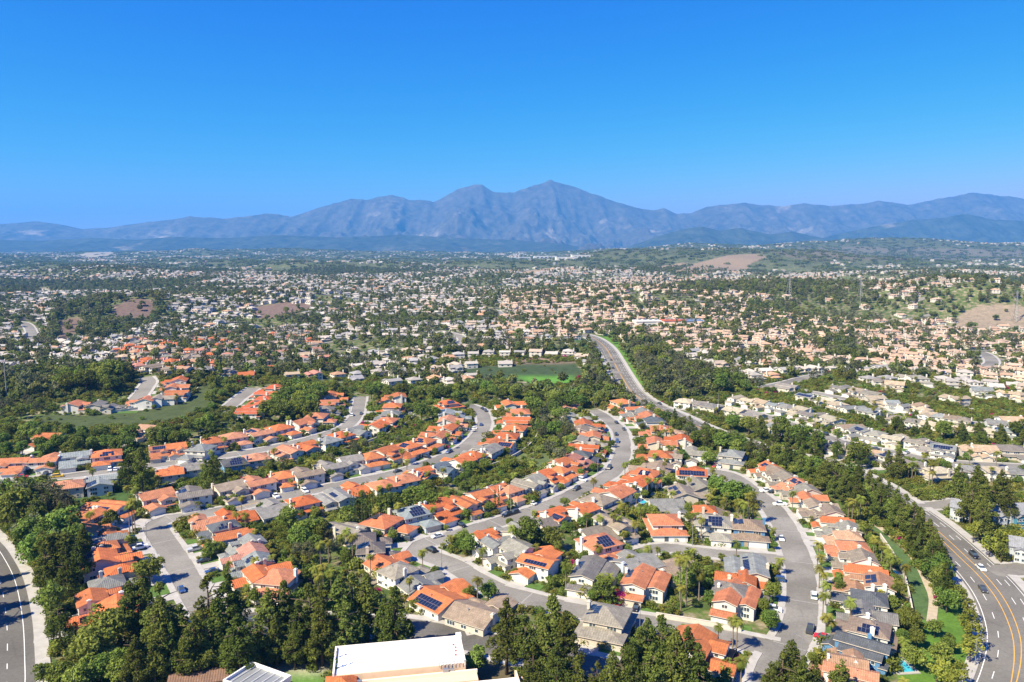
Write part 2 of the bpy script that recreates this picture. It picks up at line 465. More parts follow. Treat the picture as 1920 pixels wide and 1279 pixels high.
def stripe(r, off, width, mat, dash=None, i0=0, i1=None, name='lane_marking'):
    L, n = r['line'], r['nrm']
    i1 = len(L) if i1 is None else min(i1, len(L))
    f = off if callable(off) else (lambda i: off)
    V, F = [], []
    for i in range(i0, i1):
        o = f(i); e = 0.008 + 0.08 * (1 - min(1, abs(o) / (r['w'] / 2)))
        for s in (-1, 1):
            q = L[i] + n[i] * (o + s * width / 2)
            V.append((q.x, q.y, hgt(q.x, q.y) + r['lift'] + e))
    for k in range(i1 - i0 - 1):
        if dash and (k % dash[1]) >= dash[0]: continue
        F.append((2 * k, 2 * k + 2, 2 * k + 3, 2 * k + 1))
    mk(name, mesh_np(name, V, F, [mat]), r['obj'])
r = ROADS['parkway']; npk = len(r['line'])
for off, wd, m, d in ((7.3, 0.22, M_LINE_W, None), (-7.4, 0.2, M_LINE_W, None), (4.6, 0.2, M_LINE_W, (1, 3)), (-3.2, 0.2, M_LINE_W, (1, 3)), (-5.6, 0.2, M_LINE_W, (1, 3))):
    stripe(r, off, wd, m, d)
i_med = 46
def med_l(i): return 0.4 if i > i_med else 0.3 + 1.3 * math.sin(max(0, min(1, (i - 2) / (i_med - 2))) * math.pi) ** 0.6
stripe(r, med_l, 0.24, M_LINE_Y)
stripe(r, lambda i: -0.3 if i > i_med else -0.3 - 0.5 * math.sin(max(0, min(1, (i - 2) / (i_med - 2))) * math.pi) ** 0.6, 0.24, M_LINE_Y)
stripe(r, 1.9, 0.2, M_LINE_W, None, i_med + 4, i_med + 24)
for i in (i_med + 8, i_med + 14, i_med + 21):                    # turn arrows
    c, n = r['line'][i], r['nrm'][i]; t = Vector((n.y, -n.x))
    pts = [(-0.12, -1.6), (0.12, -1.6), (0.12, 0.4), (0.7, 0.4), (0.7, -0.1), (1.5, 0.65), (0.7, 1.4), (0.7, 0.75), (-0.12, 0.75)]
    V = [(q.x, q.y, hgt(q.x, q.y) + r['lift'] + 0.095) for q in (c + n * (1.2 + a) + t * b for a, b in pts)]
    mk('turn_arrow', mesh_np('turn_arrow', V, [tuple(range(9))], [M_LINE_W]), r['obj'])
r = ROADS['lower_left_arterial']
stripe(r, 6.9, 0.22, M_LINE_W) if False else None
for off, d in ((-6.2, None), (-2.3, (1, 3))):
    stripe(r, off, 0.2, M_LINE_W, d)
stripe(r, 4.2, 0.24, M_LINE_Y)
r = ROADS['lower_left_street']
stripe(r, 0.0, 0.28, M_LINE_Y, None, 32, 38)

# ------------------------------------------------------------------ ground
ZONES = [  # photo outline, base colour, how much of it
    ([(940, 1190), (1330, 1240), (1480, 1330), (300, 1330), (380, 1180), (700, 1190)], (0.10, 0.085, 0.05), 0.7),
    ([(1612, 972), (1640, 985), (1672, 1010), (1702, 1040), (1732, 1085), (1747, 1120), (1754, 1150), (1742, 1168), (1715, 1135), (1700, 1095), (1680, 1060), (1655, 1020), (1620, 985)], (0.075, 0.125, 0.045), 1),
    ([(70, 778), (180, 779), (240, 771), (320, 757), (365, 738), (385, 722), (408, 728), (400, 762), (330, 790), (250, 800), (150, 803), (80, 795)], (0.065, 0.085, 0.032), 1),
    ([(860, 690), (1080, 678), (1090, 700), (1078, 716), (960, 714), (865, 706)], (0.05, 0.075, 0.032), 1),
    ([(960, 705), (1072, 705), (1078, 718), (1000, 719)], (0.10, 0.24, 0.035), 1),
    ([(868, 670), (1072, 668), (1078, 681), (866, 684)], (0.21, 0.15, 0.11), 1),
    ([(1005, 790), (1015, 830), (990, 862), (935, 885), (870, 905), (900, 916), (960, 908), (1015, 882), (1045, 850), (1025, 800)], (0.10, 0.13, 0.05), 0.8),
    ([(1750, 1155), (1800, 1120), (1828, 1130), (1846, 1180), (1838, 1279), (1830, 1330), (1690, 1330), (1690, 1200), (1720, 1170)], (0.085, 0.165, 0.025), 1),
    ([(100, 935), (225, 915), (255, 925), (245, 942), (130, 955)], (0.055, 0.10, 0.03), 1),
    ([(1690, 890), (1920, 895), (1960, 930), (1700, 945)], (0.20, 0.18, 0.09), 0.8),
    ([(500, 1262), (612, 1260), (618, 1300), (480, 1300)], (0.09, 0.20, 0.03), 1),
    ([(430, 1250), (620, 1246), (622, 1259), (430, 1264)], (0.42, 0.38, 0.32), 1),
    ([(1118, 628), (1150, 628), (1172, 650), (1215, 735), (1195, 735), (1165, 670)], (0.10, 0.20, 0.03), 1),
    ([(1085, 630), (1110, 640), (1130, 680), (1110, 690), (1080, 660)], (0.05, 0.10, 0.03), 1),
    ([(200, 600), (215, 575), (250, 560), (285, 562), (292, 585), (280, 602)], (0.150, 0.105, 0.085), 1),
    ([(110, 600), (150, 590), (160, 620), (140, 640), (110, 640)], (0.17, 0.12, 0.09), 0.9),
    ([(470, 578), (520, 568), (580, 568), (590, 580), (540, 592), (480, 600)], (0.165, 0.115, 0.095), 1),
    ([(1790, 620), (1800, 590), (1830, 572), (1890, 570), (1960, 585), (1960, 625), (1880, 612)], (0.25, 0.20, 0.145), 1),
    ([(1260, 512), (1300, 495), (1370, 478), (1420, 476), (1440, 482), (1390, 500), (1330, 512)], (0.25, 0.185, 0.12), 1),
    ([(1220, 503), (1290, 490), (1290, 498), (1240, 507)], (0.27, 0.20, 0.13), 0.9),
    ([(1360, 505), (1405, 497), (1400, 508), (1365, 512)], (0.25, 0.185, 0.12), 1),
    ([(60, 548), (80, 538), (95, 540), (92, 549)], (0.40, 0.34, 0.27), 1),
    ([(140, 480), (160, 474), (210, 472), (220, 478), (170, 483)], (0.30, 0.27, 0.22), 1),
    ([(975, 510), (1030, 502), (1035, 509), (990, 514)], (0.30, 0.22, 0.15), 1),
    ([(1440, 470), (1560, 462), (1700, 464), (1960, 470), (1960, 486), (1500, 488)], (0.135, 0.120, 0.075), 0.9),
]
def build_ground():
    ys = [30.0]
    while ys[-1] < 9000: ys.append(ys[-1] + max(1.6, ys[-1] * 0.0058))
    while ys[-1] < 60000: ys.append(ys[-1] * 1.05)
    ys = np.array(ys)
    th = np.tan(np.radians(np.linspace(-52, 52, 430)))
    X = ys[:, None] * th[None, :] + np.zeros((len(ys), 1)); Y = np.repeat(ys[:, None], len(th), 1)
    near = ys < 140
    X[near] = (140 * th)[None, :]
    Z = hgt(X, Y, np)
    nr, nc = X.shape
    me = bpy.data.meshes.new('ground')
    me.vertices.add(nr * nc); me.vertices.foreach_set('co', np.stack([X, Y, Z], -1).astype(np.float32).ravel())
    i = np.arange(nr * nc).reshape(nr, nc)
    q = np.stack([i[:-1, :-1], i[:-1, 1:], i[1:, 1:], i[1:, :-1]], -1).reshape(-1, 4)
    me.loops.add(q.size); me.loops.foreach_set('vertex_index', q.astype(np.int32).ravel())
    me.polygons.add(len(q)); me.polygons.foreach_set('loop_start', np.arange(0, q.size, 4, dtype=np.int32))
    me.polygons.foreach_set('use_smooth', np.ones(len(q), bool))
    me.update(calc_edges=True)
    px, py, c = project(X, Y, Z)
    jit = 2.0 * np.sin(X / 9 + np.cos(Y / 11) * 2) * np.clip(250 / np.maximum(c, 1), 0, 1.2)
    colr = np.zeros((nr, nc, 4), np.float32)
    for poly, col, w in ZONES:
        m = in_poly(px + jit, py + jit * 0.6, poly) & (c > 10)
        colr[m] = (*col, w)
    al = colr[..., 3:].copy(); pm = colr[..., :3] * al
    for _ in range(3):
        for ax in (0, 1):
            al = (np.roll(al, 1, ax) + al + np.roll(al, -1, ax)) / 3; pm = (np.roll(pm, 1, ax) + pm + np.roll(pm, -1, ax)) / 3
    colr = np.concatenate([pm / np.maximum(al, 1e-4), al], -1).astype(np.float32)
    a = me.attributes.new('zone', 'FLOAT_COLOR', 'POINT')
    a.data.foreach_set('color', colr.ravel())
    m, nt, p, o = new_mat('ground_cover')
    at_ = N(nt, 'ShaderNodeAttribute', attribute_name='zone')
    g = N(nt, 'ShaderNodeNewGeometry')
    n1 = noise(nt, 0.02, 5, g.outputs['Position']); n2 = noise(nt, 0.16, 5, g.outputs['Position'], 0.65); n3 = noise(nt, 1.1, 4, g.outputs['Position'], 0.7)
    yard = ramp(nt, n2.outputs['Fac'], [(0.30, (0.050, 0.075, 0.022)), (0.46, (0.085, 0.125, 0.032)), (0.55, (0.16, 0.15, 0.075)), (0.62, (0.27, 0.225, 0.16)), (0.72, (0.36, 0.32, 0.27))])
    wild = ramp(nt, n2.outputs['Fac'], [(0.3, (0.045, 0.060, 0.022)), (0.5, (0.080, 0.095, 0.035)), (0.68, (0.17, 0.145, 0.085))])
    pos = N(nt, 'ShaderNodeSeparateXYZ'); nt.links.new(g.outputs['Position'], pos.inputs[0])
    far = N(nt, 'ShaderNodeMapRange'); far.inputs['From Min'].default_value = 2200; far.inputs['From Max'].default_value = 4200
    nt.links.new(pos.outputs['Y'], far.inputs['Value'])
    c0 = mixc(nt, far.outputs[0], yard.outputs[0], wild.outputs[0])
    big = ramp(nt, n1.outputs['Fac'], [(0.3, (0.75, 0.75, 0.75)), (0.7, (1.2, 1.2, 1.2))])
    c0 = mixc(nt, 1.0, c0, big.outputs[0], 'MULTIPLY')
    zv = ramp(nt, n2.outputs['Fac'], [(0.3, (0.72, 0.74, 0.70)), (0.5, (1, 1, 1)), (0.7, (1.28, 1.22, 1.15))])
    cz = mixc(nt, 1.0, at_.outputs['Color'], zv.outputs[0], 'MULTIPLY')
    nz = noise(nt, 0.07, 4, g.outputs['Position'], 0.7)
    m1 = N(nt, 'ShaderNodeMath', operation='MULTIPLY_ADD'); m1.inputs[1].default_value = 1.3; m1.inputs[2].default_value = -0.65; nt.links.new(nz.outputs['Fac'], m1.inputs[0])
    m2 = N(nt, 'ShaderNodeMath', operation='ADD'); nt.links.new(at_.outputs['Alpha'], m2.inputs[0]); nt.links.new(m1.outputs[0], m2.inputs[1])
    ed = N(nt, 'ShaderNodeMapRange'); ed.inputs['From Min'].default_value = 0.32; ed.inputs['From Max'].default_value = 0.58; nt.links.new(m2.outputs[0], ed.inputs['Value'])
    c = mixc(nt, ed.outputs[0], c0, cz)
    fine = ramp(nt, n3.outputs['Fac'], [(0.3, (0.75,) * 3), (0.7, (1.2,) * 3)])
    c = mixc(nt, 1.0, c, fine.outputs[0], 'MULTIPLY')
    nt.links.new(c, p.inputs['Base Color']); p.inputs['Roughness'].default_value = 0.95; p.inputs['Specular IOR Level'].default_value = 0.1
    me.materials.append(m)
    tag(mk('ground', me), kind='structure')
build_ground()

# ------------------------------------------------------------------ mountains
def vnoise(x, y, seed):
    xi, yi = np.floor(x).astype(np.int64), np.floor(y).astype(np.int64)
    fx, fy = x - xi, y - yi
    fx, fy = fx * fx * fx * (fx * (fx * 6 - 15) + 10), fy * fy * fy * (fy * (fy * 6 - 15) + 10)
    def hsh(a, b):
        h = (a * 374761393 + b * 668265263 + seed * 974634777) & 0xFFFFFFFF
        h = ((h ^ (h >> 13)) * 1274126177) & 0xFFFFFFFF
        return ((h ^ (h >> 16)) & 0xFFFF) / 65535.0
    a, b, c, d = hsh(xi, yi), hsh(xi + 1, yi), hsh(xi, yi + 1), hsh(xi + 1, yi + 1)
    return (a * (1 - fx) + b * fx) * (1 - fy) + (c * (1 - fx) + d * fx) * fy
def ridged(x, y, seed, octs=6):
    s, amp, tot = 0.0, 1.0, 0.0
    for o in range(octs):
        n = 1 - np.abs(2 * vnoise(x * 2 ** o + 17 * o, y * 2 ** o - 9 * o, seed + o) - 1)
        s = s + amp * n * n; tot += amp; amp *= 0.52
    return s / tot
SKYLINE = [(-500, 430), (-300, 415), (-150, 425), (0, 422), (35, 420), (75, 416), (115, 420), (160, 430), (210, 428), (260, 421), (330, 413), (365, 406), (385, 409), (402, 408), (425, 412), (460, 408), (500, 402), (525, 403), (550, 408),
           (600, 392), (640, 381), (665, 374), (690, 378), (715, 371), (740, 368), (770, 377), (790, 376), (815, 381), (835, 371), (860, 358), (890, 350), (905, 350), (925, 362), (945, 364), (965, 364), (1000, 350), (1030, 341), (1045, 345),
           (1075, 352), (1110, 367), (1150, 380), (1190, 392), (1220, 396), (1243, 393), (1265, 402), (1290, 401), (1315, 391), (1345, 386), (1385, 382), (1420, 386), (1460, 387), (1500, 383), (1545, 388), (1600, 384), (1643, 379),
           (1690, 385), (1725, 380), (1760, 373), (1805, 365), (1850, 369), (1900, 374), (1960, 380), (2100, 370), (2300, 395), (2500, 420)]
def mountain(name, crest, dist, front, back, sky, seed, colour, rough_amp, label_kind='structure'):
    """a range: a height field whose crest line has the photographed outline and whose slopes are cut by ridges and gullies"""
    xs = np.linspace(sky[0][0], sky[-1][0], 900 if front > 5000 else 420)
    ynear, nf, nb = dist - front, (230 if front > 5000 else 110), 24
    yy = np.concatenate([np.linspace(ynear, dist, nf), np.linspace(dist, dist + back, nb)[1:]])
    X = (xs[None, :] - 960) / FPX * dist * (0.75 + 0.25 * (yy[:, None] / dist)); Y = np.repeat(yy[:, None], len(xs), 1)
    syy = np.interp(xs, [p[0] for p in sky], [p[1] for p in sky])
    ridge = CAM_H + (HORIZON - syy) / FPX * dist
    t = np.clip((Y - ynear) / front, 0, 1)
    warp = 900 * (vnoise(X / 2600, Y / 2600, seed + 50) - 0.5)
    rd = ridged((X + warp) / 1900, (Y + warp * 0.6) / 3600, seed)
    fine = ridged((X - warp * 0.6) / 520, (Y + warp) / 1100, seed + 20, 5)
    prof = t ** 1.15
    env = np.sin(np.pi * np.clip(t, 0, 1)) ** 0.8
    H = ridge[None, :] * prof * (1 - rough_amp * env * (1 - rd) * 1.5) - ridge[None, :] * 0.32 * env * (1 - fine)
    H += ridge[None, :] * 0.055 * (fine - 0.45) * t ** 2
    beh = Y > dist
    H = np.where(beh, (ridge[None, :] + ridge[None, :] * 0.055 * (fine[nf - 1:nf] - 0.45)) * (1 - ((Y - dist) / back) ** 1.2), H)
    H = np.maximum(H, -30) - 12 * (t < 0.02)
    nr, nc = X.shape
    i = np.arange(nr * nc).reshape(nr, nc)
    q = np.stack([i[:-1, :-1], i[:-1, 1:], i[1:, 1:], i[1:, :-1]], -1).reshape(-1, 4)
    me = bpy.data.meshes.new(name)
    me.vertices.add(nr * nc); me.vertices.foreach_set('co', np.stack([X, Y, H], -1).astype(np.float32).ravel())
    me.loops.add(q.size); me.loops.foreach_set('vertex_index', q.astype(np.int32).ravel())
    me.polygons.add(len(q)); me.polygons.foreach_set('loop_start', np.arange(0, q.size, 4, dtype=np.int32))
    me.polygons.foreach_set('use_smooth', np.ones(len(q), bool))
    me.update(calc_edges=True)
    m, nt, p, o = new_mat(name + '_scrub')
    g = N(nt, 'ShaderNodeNewGeometry')
    n1 = noise(nt, 0.0009, 8, g.outputs['Position'], 0.66); n2 = noise(nt, 0.006, 6, g.outputs['Position'], 0.7)
    r1 = ramp(nt, n1.outputs['Fac'], [(0.42, colour), (0.60, tuple(c * 1.3 for c in colour)), (0.70, (0.26, 0.21, 0.16))])
    r2 = ramp(nt, n2.outputs['Fac'], [(0.3, (0.45,) * 3), (0.7, (1.6,) * 3)])
    nt.links.new(mixc(nt, 1.0, r1.outputs[0], r2.outputs[0], 'MULTIPLY'), p.inputs['Base Color']); p.inputs['Roughness'].default_value = 1.0; p.inputs['Specular IOR Level'].default_value = 0.0
    me.materials.append(m)
    tag(mk(name, me), kind='structure')
mountain('mountain', None, 17000, 6800, 5000, SKYLINE, 3, (0.072, 0.062, 0.048), 0.62)
mountain('foothills', None, 11500, 2600, 2200, [(1120, 472), (1180, 462), (1230, 444), (1270, 432), (1310, 425), (1345, 433), (1380, 428), (1440, 440), (1480, 434), (1530, 445), (1580, 455), (1640, 466)], 11, (0.042, 0.048, 0.032), 0.5)
mountain('foothills', None, 12500, 3000, 2600, [(1480, 470), (1540, 446), (1590, 434), (1640, 424), (1700, 414), (1760, 410), (1800, 402), (1850, 412), (1920, 416), (2000, 410), (2150, 420), (2300, 450), (2400, 470)], 21, (0.042, 0.048, 0.032), 0.5)
mountain('foothills', None, 12000, 2600, 2400, [(-450, 470), (-300, 446), (-100, 448), (0, 450), (90, 452), (180, 446), (260, 450), (330, 444), (420, 447), (520, 441), (640, 446), (760, 440), (860, 447), (960, 450), (1050, 457), (1140, 472)], 31, (0.042, 0.047, 0.034), 0.6)
# ------------------------------------------------------------------ houses
ROOFC = {'o': (0.55, 0.158, 0.054), 'g': (0.25, 0.237, 0.215), 't': (0.29, 0.232, 0.175), 'd': (0.115, 0.118, 0.125), 'b': (0.27, 0.185, 0.135), 's': (0.50, 0.23, 0.165),
         'p': (0.46, 0.27, 0.165), 'c': (0.50, 0.375, 0.25), 'k': (0.20, 0.17, 0.15), 'r': (0.50, 0.105, 0.04)}
ROOFN = {'o': 'orange tiled', 'g': 'grey shingled', 't': 'taupe shingled', 'd': 'dark slate', 'b': 'brown shingled', 's': 'salmon tiled', 'p': 'peach tiled', 'c': 'cream tiled', 'k': 'dark brown', 'r': 'red-orange tiled'}
WALLC = [tuple(0.9 * v for v in c_) for c_ in [(0.74, 0.70, 0.63), (0.78, 0.76, 0.72), (0.66, 0.58, 0.47), (0.70, 0.66, 0.60), (0.76, 0.72, 0.66), (0.60, 0.55, 0.48), (0.78, 0.75, 0.70)]]
T = 0.26
M_FASCIA = plain('fascia_paint', (0.55, 0.48, 0.40), 0.7, 0.1)
def gable_roof(x0, x1, y0, y1, e, axis, pitch, o=0.5):
    """roof slab (verts, faces, uvs per loop) and its two planes"""
    if axis == 'x':
        V, F, U, P, zr = gable_roof(y0, y1, -x1, -x0, e, 'y', pitch, o)
        V = [(-v[1], v[0], v[2]) for v in V]
        P = [tuple(Vector((-q.y, q.x, q.z)) for q in p[:3]) + p[3:] for p in P]
        return V, F, U, P, zr
    m, hw = (x0 + x1) / 2, (x1 - x0) / 2
    zr, ze = e + hw * pitch, e - o * pitch
    ya, yb = y0 - o, y1 + o
    top = [(x0 - o, ya, ze), (m, ya, zr), (x1 + o, ya, ze), (x0 - o, yb, ze), (m, yb, zr), (x1 + o, yb, ze)]
    V = [(a, b, c + T) for a, b, c in top] + [(a, b, c + 0.02) for a, b, c in top]
    F = [(0, 1, 4, 3), (1, 2, 5, 4), (9, 10, 7, 6), (10, 11, 8, 7), (0, 3, 9, 6), (2, 8, 11, 5), (0, 6, 7, 1), (1, 7, 8, 2), (3, 4, 10, 9), (4, 5, 11, 10)]
    s = math.hypot(hw + o, (hw + o) * pitch); l = yb - ya
    U = []
    for k, f in enumerate(F):
        if k == 0: U += [(0, 0), (0, s), (l, s), (l, 0)]
        elif k == 1: U += [(0, s), (0, 0), (l, 0), (l, s)]
        else: U += [(0.3, 0.3)] * 4
    P = [(Vector((x0 - o, yb, ze + T)), Vector((0, -1, 0)), Vector((hw + o, 0, (hw + o) * pitch)).normalized(), l, s, 0),
         (Vector((x1 + o, ya, ze + T)), Vector((0, 1, 0)), Vector((-(hw + o), 0, (hw + o) * pitch)).normalized(), l, s, 0)]
    return V, F, U, P, zr
def hip_roof(x0, x1, y0, y1, e, axis, pitch, o=0.5):
    if (x1 - x0) > (y1 - y0):
        V, F, U, P, zr = hip_roof(y0, y1, -x1, -x0, e, axis, pitch, o)
        V = [(-v[1], v[0], v[2]) for v in V]
        P = [tuple(Vector((-q.y, q.x, q.z)) for q in p[:3]) + p[3:] for p in P]
        return V, F, U, P, zr
    m, hw = (x0 + x1) / 2, (x1 - x0) / 2 + o
    ze = e - o * pitch; zr = ze + hw * pitch
    xa, xb, ya, yb = x0 - o, x1 + o, y0 - o, y1 + o
    top = [(xa, ya, ze), (xb, ya, ze), (xb, yb, ze), (xa, yb, ze), (m, ya + hw, zr), (m, max(yb - hw, ya + hw + 0.01), zr)]
    V = [(a, b, c + T) for a, b, c in top] + [(a, b, c + 0.02) for a, b, c in top[:4]]
    F = [(0, 1, 4), (1, 2, 5, 4), (2, 3, 5), (3, 0, 4, 5), (0, 6, 7, 1), (1, 7, 8, 2), (2, 8, 9, 3), (3, 9, 6, 0), (9, 8, 7, 6)]
    s = math.hypot(hw, hw * pitch); l = yb - ya
    U = [(0, 0), (2 * hw, 0), (hw, s), (0, 0), (l, 0), (l - hw, s), (hw, s), (0, 0), (2 * hw, 0), (hw, s), (0, 0), (l, 0), (l - hw, s), (hw, s)] + [(0.3, 0.3)] * 20
    P = [(Vector((xa, yb, ze + T)), Vector((0, -1, 0)), Vector((hw, 0, hw * pitch)).normalized(), l, s, hw * 0.75),
         (Vector((xb, ya, ze + T)), Vector((0, 1, 0)), Vector((-hw, 0, hw * pitch)).normalized(), l, s, hw * 0.75)]
    return V, F, U, P, zr
def wall_mesh(x0, x1, y0, y1, e, axis, pitch, kind):
    V = [(x, y, z) for z in (-1.6, e) for x, y in ((x0, y0), (x1, y0), (x1, y1), (x0, y1))]
    F = [(0, 1, 5, 4), (1, 2, 6, 5), (2, 3, 7, 6), (3, 0, 4, 7)]
    if kind == 'gable':
        if axis == 'y':
            m, zr = (x0 + x1) / 2, e + (x1 - x0) / 2 * pitch - 0.02
            V += [(m, y0, zr), (m, y1, zr)]; F += [(4, 5, 8), (6, 7, 9), (5, 6, 9, 8), (7, 4, 8, 9)]
        else:
            m, zr = (y0 + y1) / 2, e + (y1 - y0) / 2 * pitch - 0.02
            V += [(x0, m, zr), (x1, m, zr)]; F += [(7, 4, 8), (5, 6, 9), (4, 5, 9, 8), (6, 7, 8, 9)]
    else: F += [(4, 5, 6, 7)]
    return mesh_np('wall', V, F, [M_WALL])
def window_mesh(w, h, cols=2):
    b = MB(); f = 0.09
    b.box(-w / 2, w / 2, -0.07, 0.02, h / 2 - f, h / 2, 0); b.box(-w / 2 - 0.05, w / 2 + 0.05, -0.12, 0.02, -h / 2, -h / 2 + f, 0)
    for i in range(cols + 1):
        x = -w / 2 + (w - f) * i / cols
        b.box(x, x + f, -0.065, 0.02, -h / 2 + f, h / 2 - f, 0)
    b.add([(-w / 2 + f / 2, -0.025, -h / 2 + f / 2), (w / 2 - f / 2, -0.025, -h / 2 + f / 2), (w / 2 - f / 2, -0.025, h / 2 - f / 2), (-w / 2 + f / 2, -0.025, h / 2 - f / 2)], [(0, 1, 2, 3)], 1)
    return b.mesh('window', [M_WHITE, M_GLASS])
WIN = [window_mesh(1.7, 1.3), window_mesh(1.1, 1.25, 1), window_mesh(2.4, 1.5, 3)]
def garage_mesh():
    b = MB(); w, h = 4.9, 2.2
    for i in range(4): b.box(-w / 2, w / 2, -0.05 - 0.012 * (i % 2), 0.02, h * i / 4 + 0.015, h * (i + 1) / 4 - 0.015)
    b.box(-w / 2 - 0.15, -w / 2, -0.09, 0.02, 0, h + 0.15); b.box(w / 2, w / 2 + 0.15, -0.09, 0.02, 0, h + 0.15); b.box(-w / 2, w / 2, -0.09, 0.02, h, h + 0.15)
    return b.mesh('garage_door', [M_GARAGE])
GARAGE = garage_mesh()
_b = MB(); _b.box(-0.5, 0.5, -0.06, 0.02, 0, 2.1); _b.box(-0.62, -0.5, -0.09, 0.02, 0, 2.2); _b.box(0.5, 0.62, -0.09, 0.02, 0, 2.2); _b.box(0.32, 0.40, -0.12, -0.06, 0.95, 1.05)
DOOR = _b.mesh('door', [M_GARAGE])
def chimney_mesh(h):
    b = MB(); b.box(-0.55, 0.55, -0.36, 0.36, -1.0, h - 0.35); b.box(-0.64, 0.64, -0.45, 0.45, h - 0.35, h - 0.15); b.box(-0.3, 0.3, -0.25, 0.25, h - 0.15, h + 0.15)
    return b.mesh('chimney', [M_WALL])
_b = MB(); _b.box(-0.52, 0.52, -0.83, 0.83, 0.07, 0.115, 1); _b.add([(-0.49, -0.80, 0.119), (0.49, -0.80, 0.119), (0.49, 0.80, 0.119), (-0.49, 0.80, 0.119)], [(0, 1, 2, 3)], 0)
PANEL = _b.mesh('solar_panel', [M_SOLAR, M_ALU])
def vent_mesh():
    b = MB(); b.tube([(0, 0, -0.3), (0, 0, 0.45)], 0.11, 6); b.tube([(0, 0, 0.45), (0, 0, 0.55)], 0.18, 6)
    return b.mesh('vent_pipe', [M_STEEL])
VENT = vent_mesh()

# masses: x0, x1, y0, y1, eave, ridge axis, roof kind, pitch, garage?     (the street lies at -y)
PROTO_SPECS = [
    [(-5.4, 0.8, -5.5, 8.6, 5.5, 'y', 'gable', 0.36, 0), (0.7, 5.4, -3.5, 7.4, 4.7, 'y', 'gable', 0.36, 0), (-5.35, 0.75, -8.8, -5.4, 2.75, 'x', 'gable', 0.36, 1), (0.6, 5.3, 7.3, 8.9, 2.7, 'x', 'hip', 0.3, 0)],
    [(-5.5, 5.5, -2.6, 8.0, 5.5, 'y', 'hip', 0.42, 0), (-5.4, 0.7, -8.6, -2.5, 2.8, 'y', 'hip', 0.42, 1), (0.8, 5.35, -4.6, -2.5, 2.7, 'x', 'hip', 0.4, 0)],
    [(-5.5, 5.5, -1.8, 7.6, 5.5, 'x', 'gable', 0.42, 0), (-0.6, 4.7, -5.4, -1.7, 5.0, 'y', 'gable', 0.42, 0), (-5.4, -0.2, -8.6, -1.7, 2.75, 'y', 'gable', 0.42, 1), (-0.3, 4.9, -6.3, -5.3, 2.6, 'x', 'hip', 0.3, 0)],
    [(-5.7, 5.7, -2.6, 8.2, 3.0, 'x', 'gable', 0.40, 0), (-5.6, 0.5, -8.8, -2.5, 2.8, 'y', 'gable', 0.40, 1), (1.6, 5.6, -4.6, -2.5, 2.9, 'y', 'hip', 0.4, 0)],
    [(-5.3, 5.3, 0.6, 8.8, 5.7, 'x', 'gable', 0.34, 0), (-5.4, 5.4, -5.2, 0.7, 3.2, 'x', 'gable', 0.50, 0), (-5.3, 0.4, -8.8, -5.1, 2.75, 'x', 'hip', 0.36, 1), (1.0, 4.6, -3.4, 0.65, 5.2, 'y', 'gable', 0.36, 0)],
    [(-4.7, 4.7, -3.8, 6.2, 5.6, 'y', 'hip', 0.44, 0), (-5.6, 5.6, -7.6, 8.0, 2.85, 'y', 'hip', 0.30, 1)],
    [(-5.4, 5.4, -4.5, 2.2, 5.4, 'x', 'gable', 0.38, 0), (-5.3, 3.0, 2.1, 8.8, 4.6, 'y', 'gable', 0.38, 0), (-5.3, 0.8, -8.6, -4.4, 2.75, 'y', 'gable', 0.38, 1)],
]
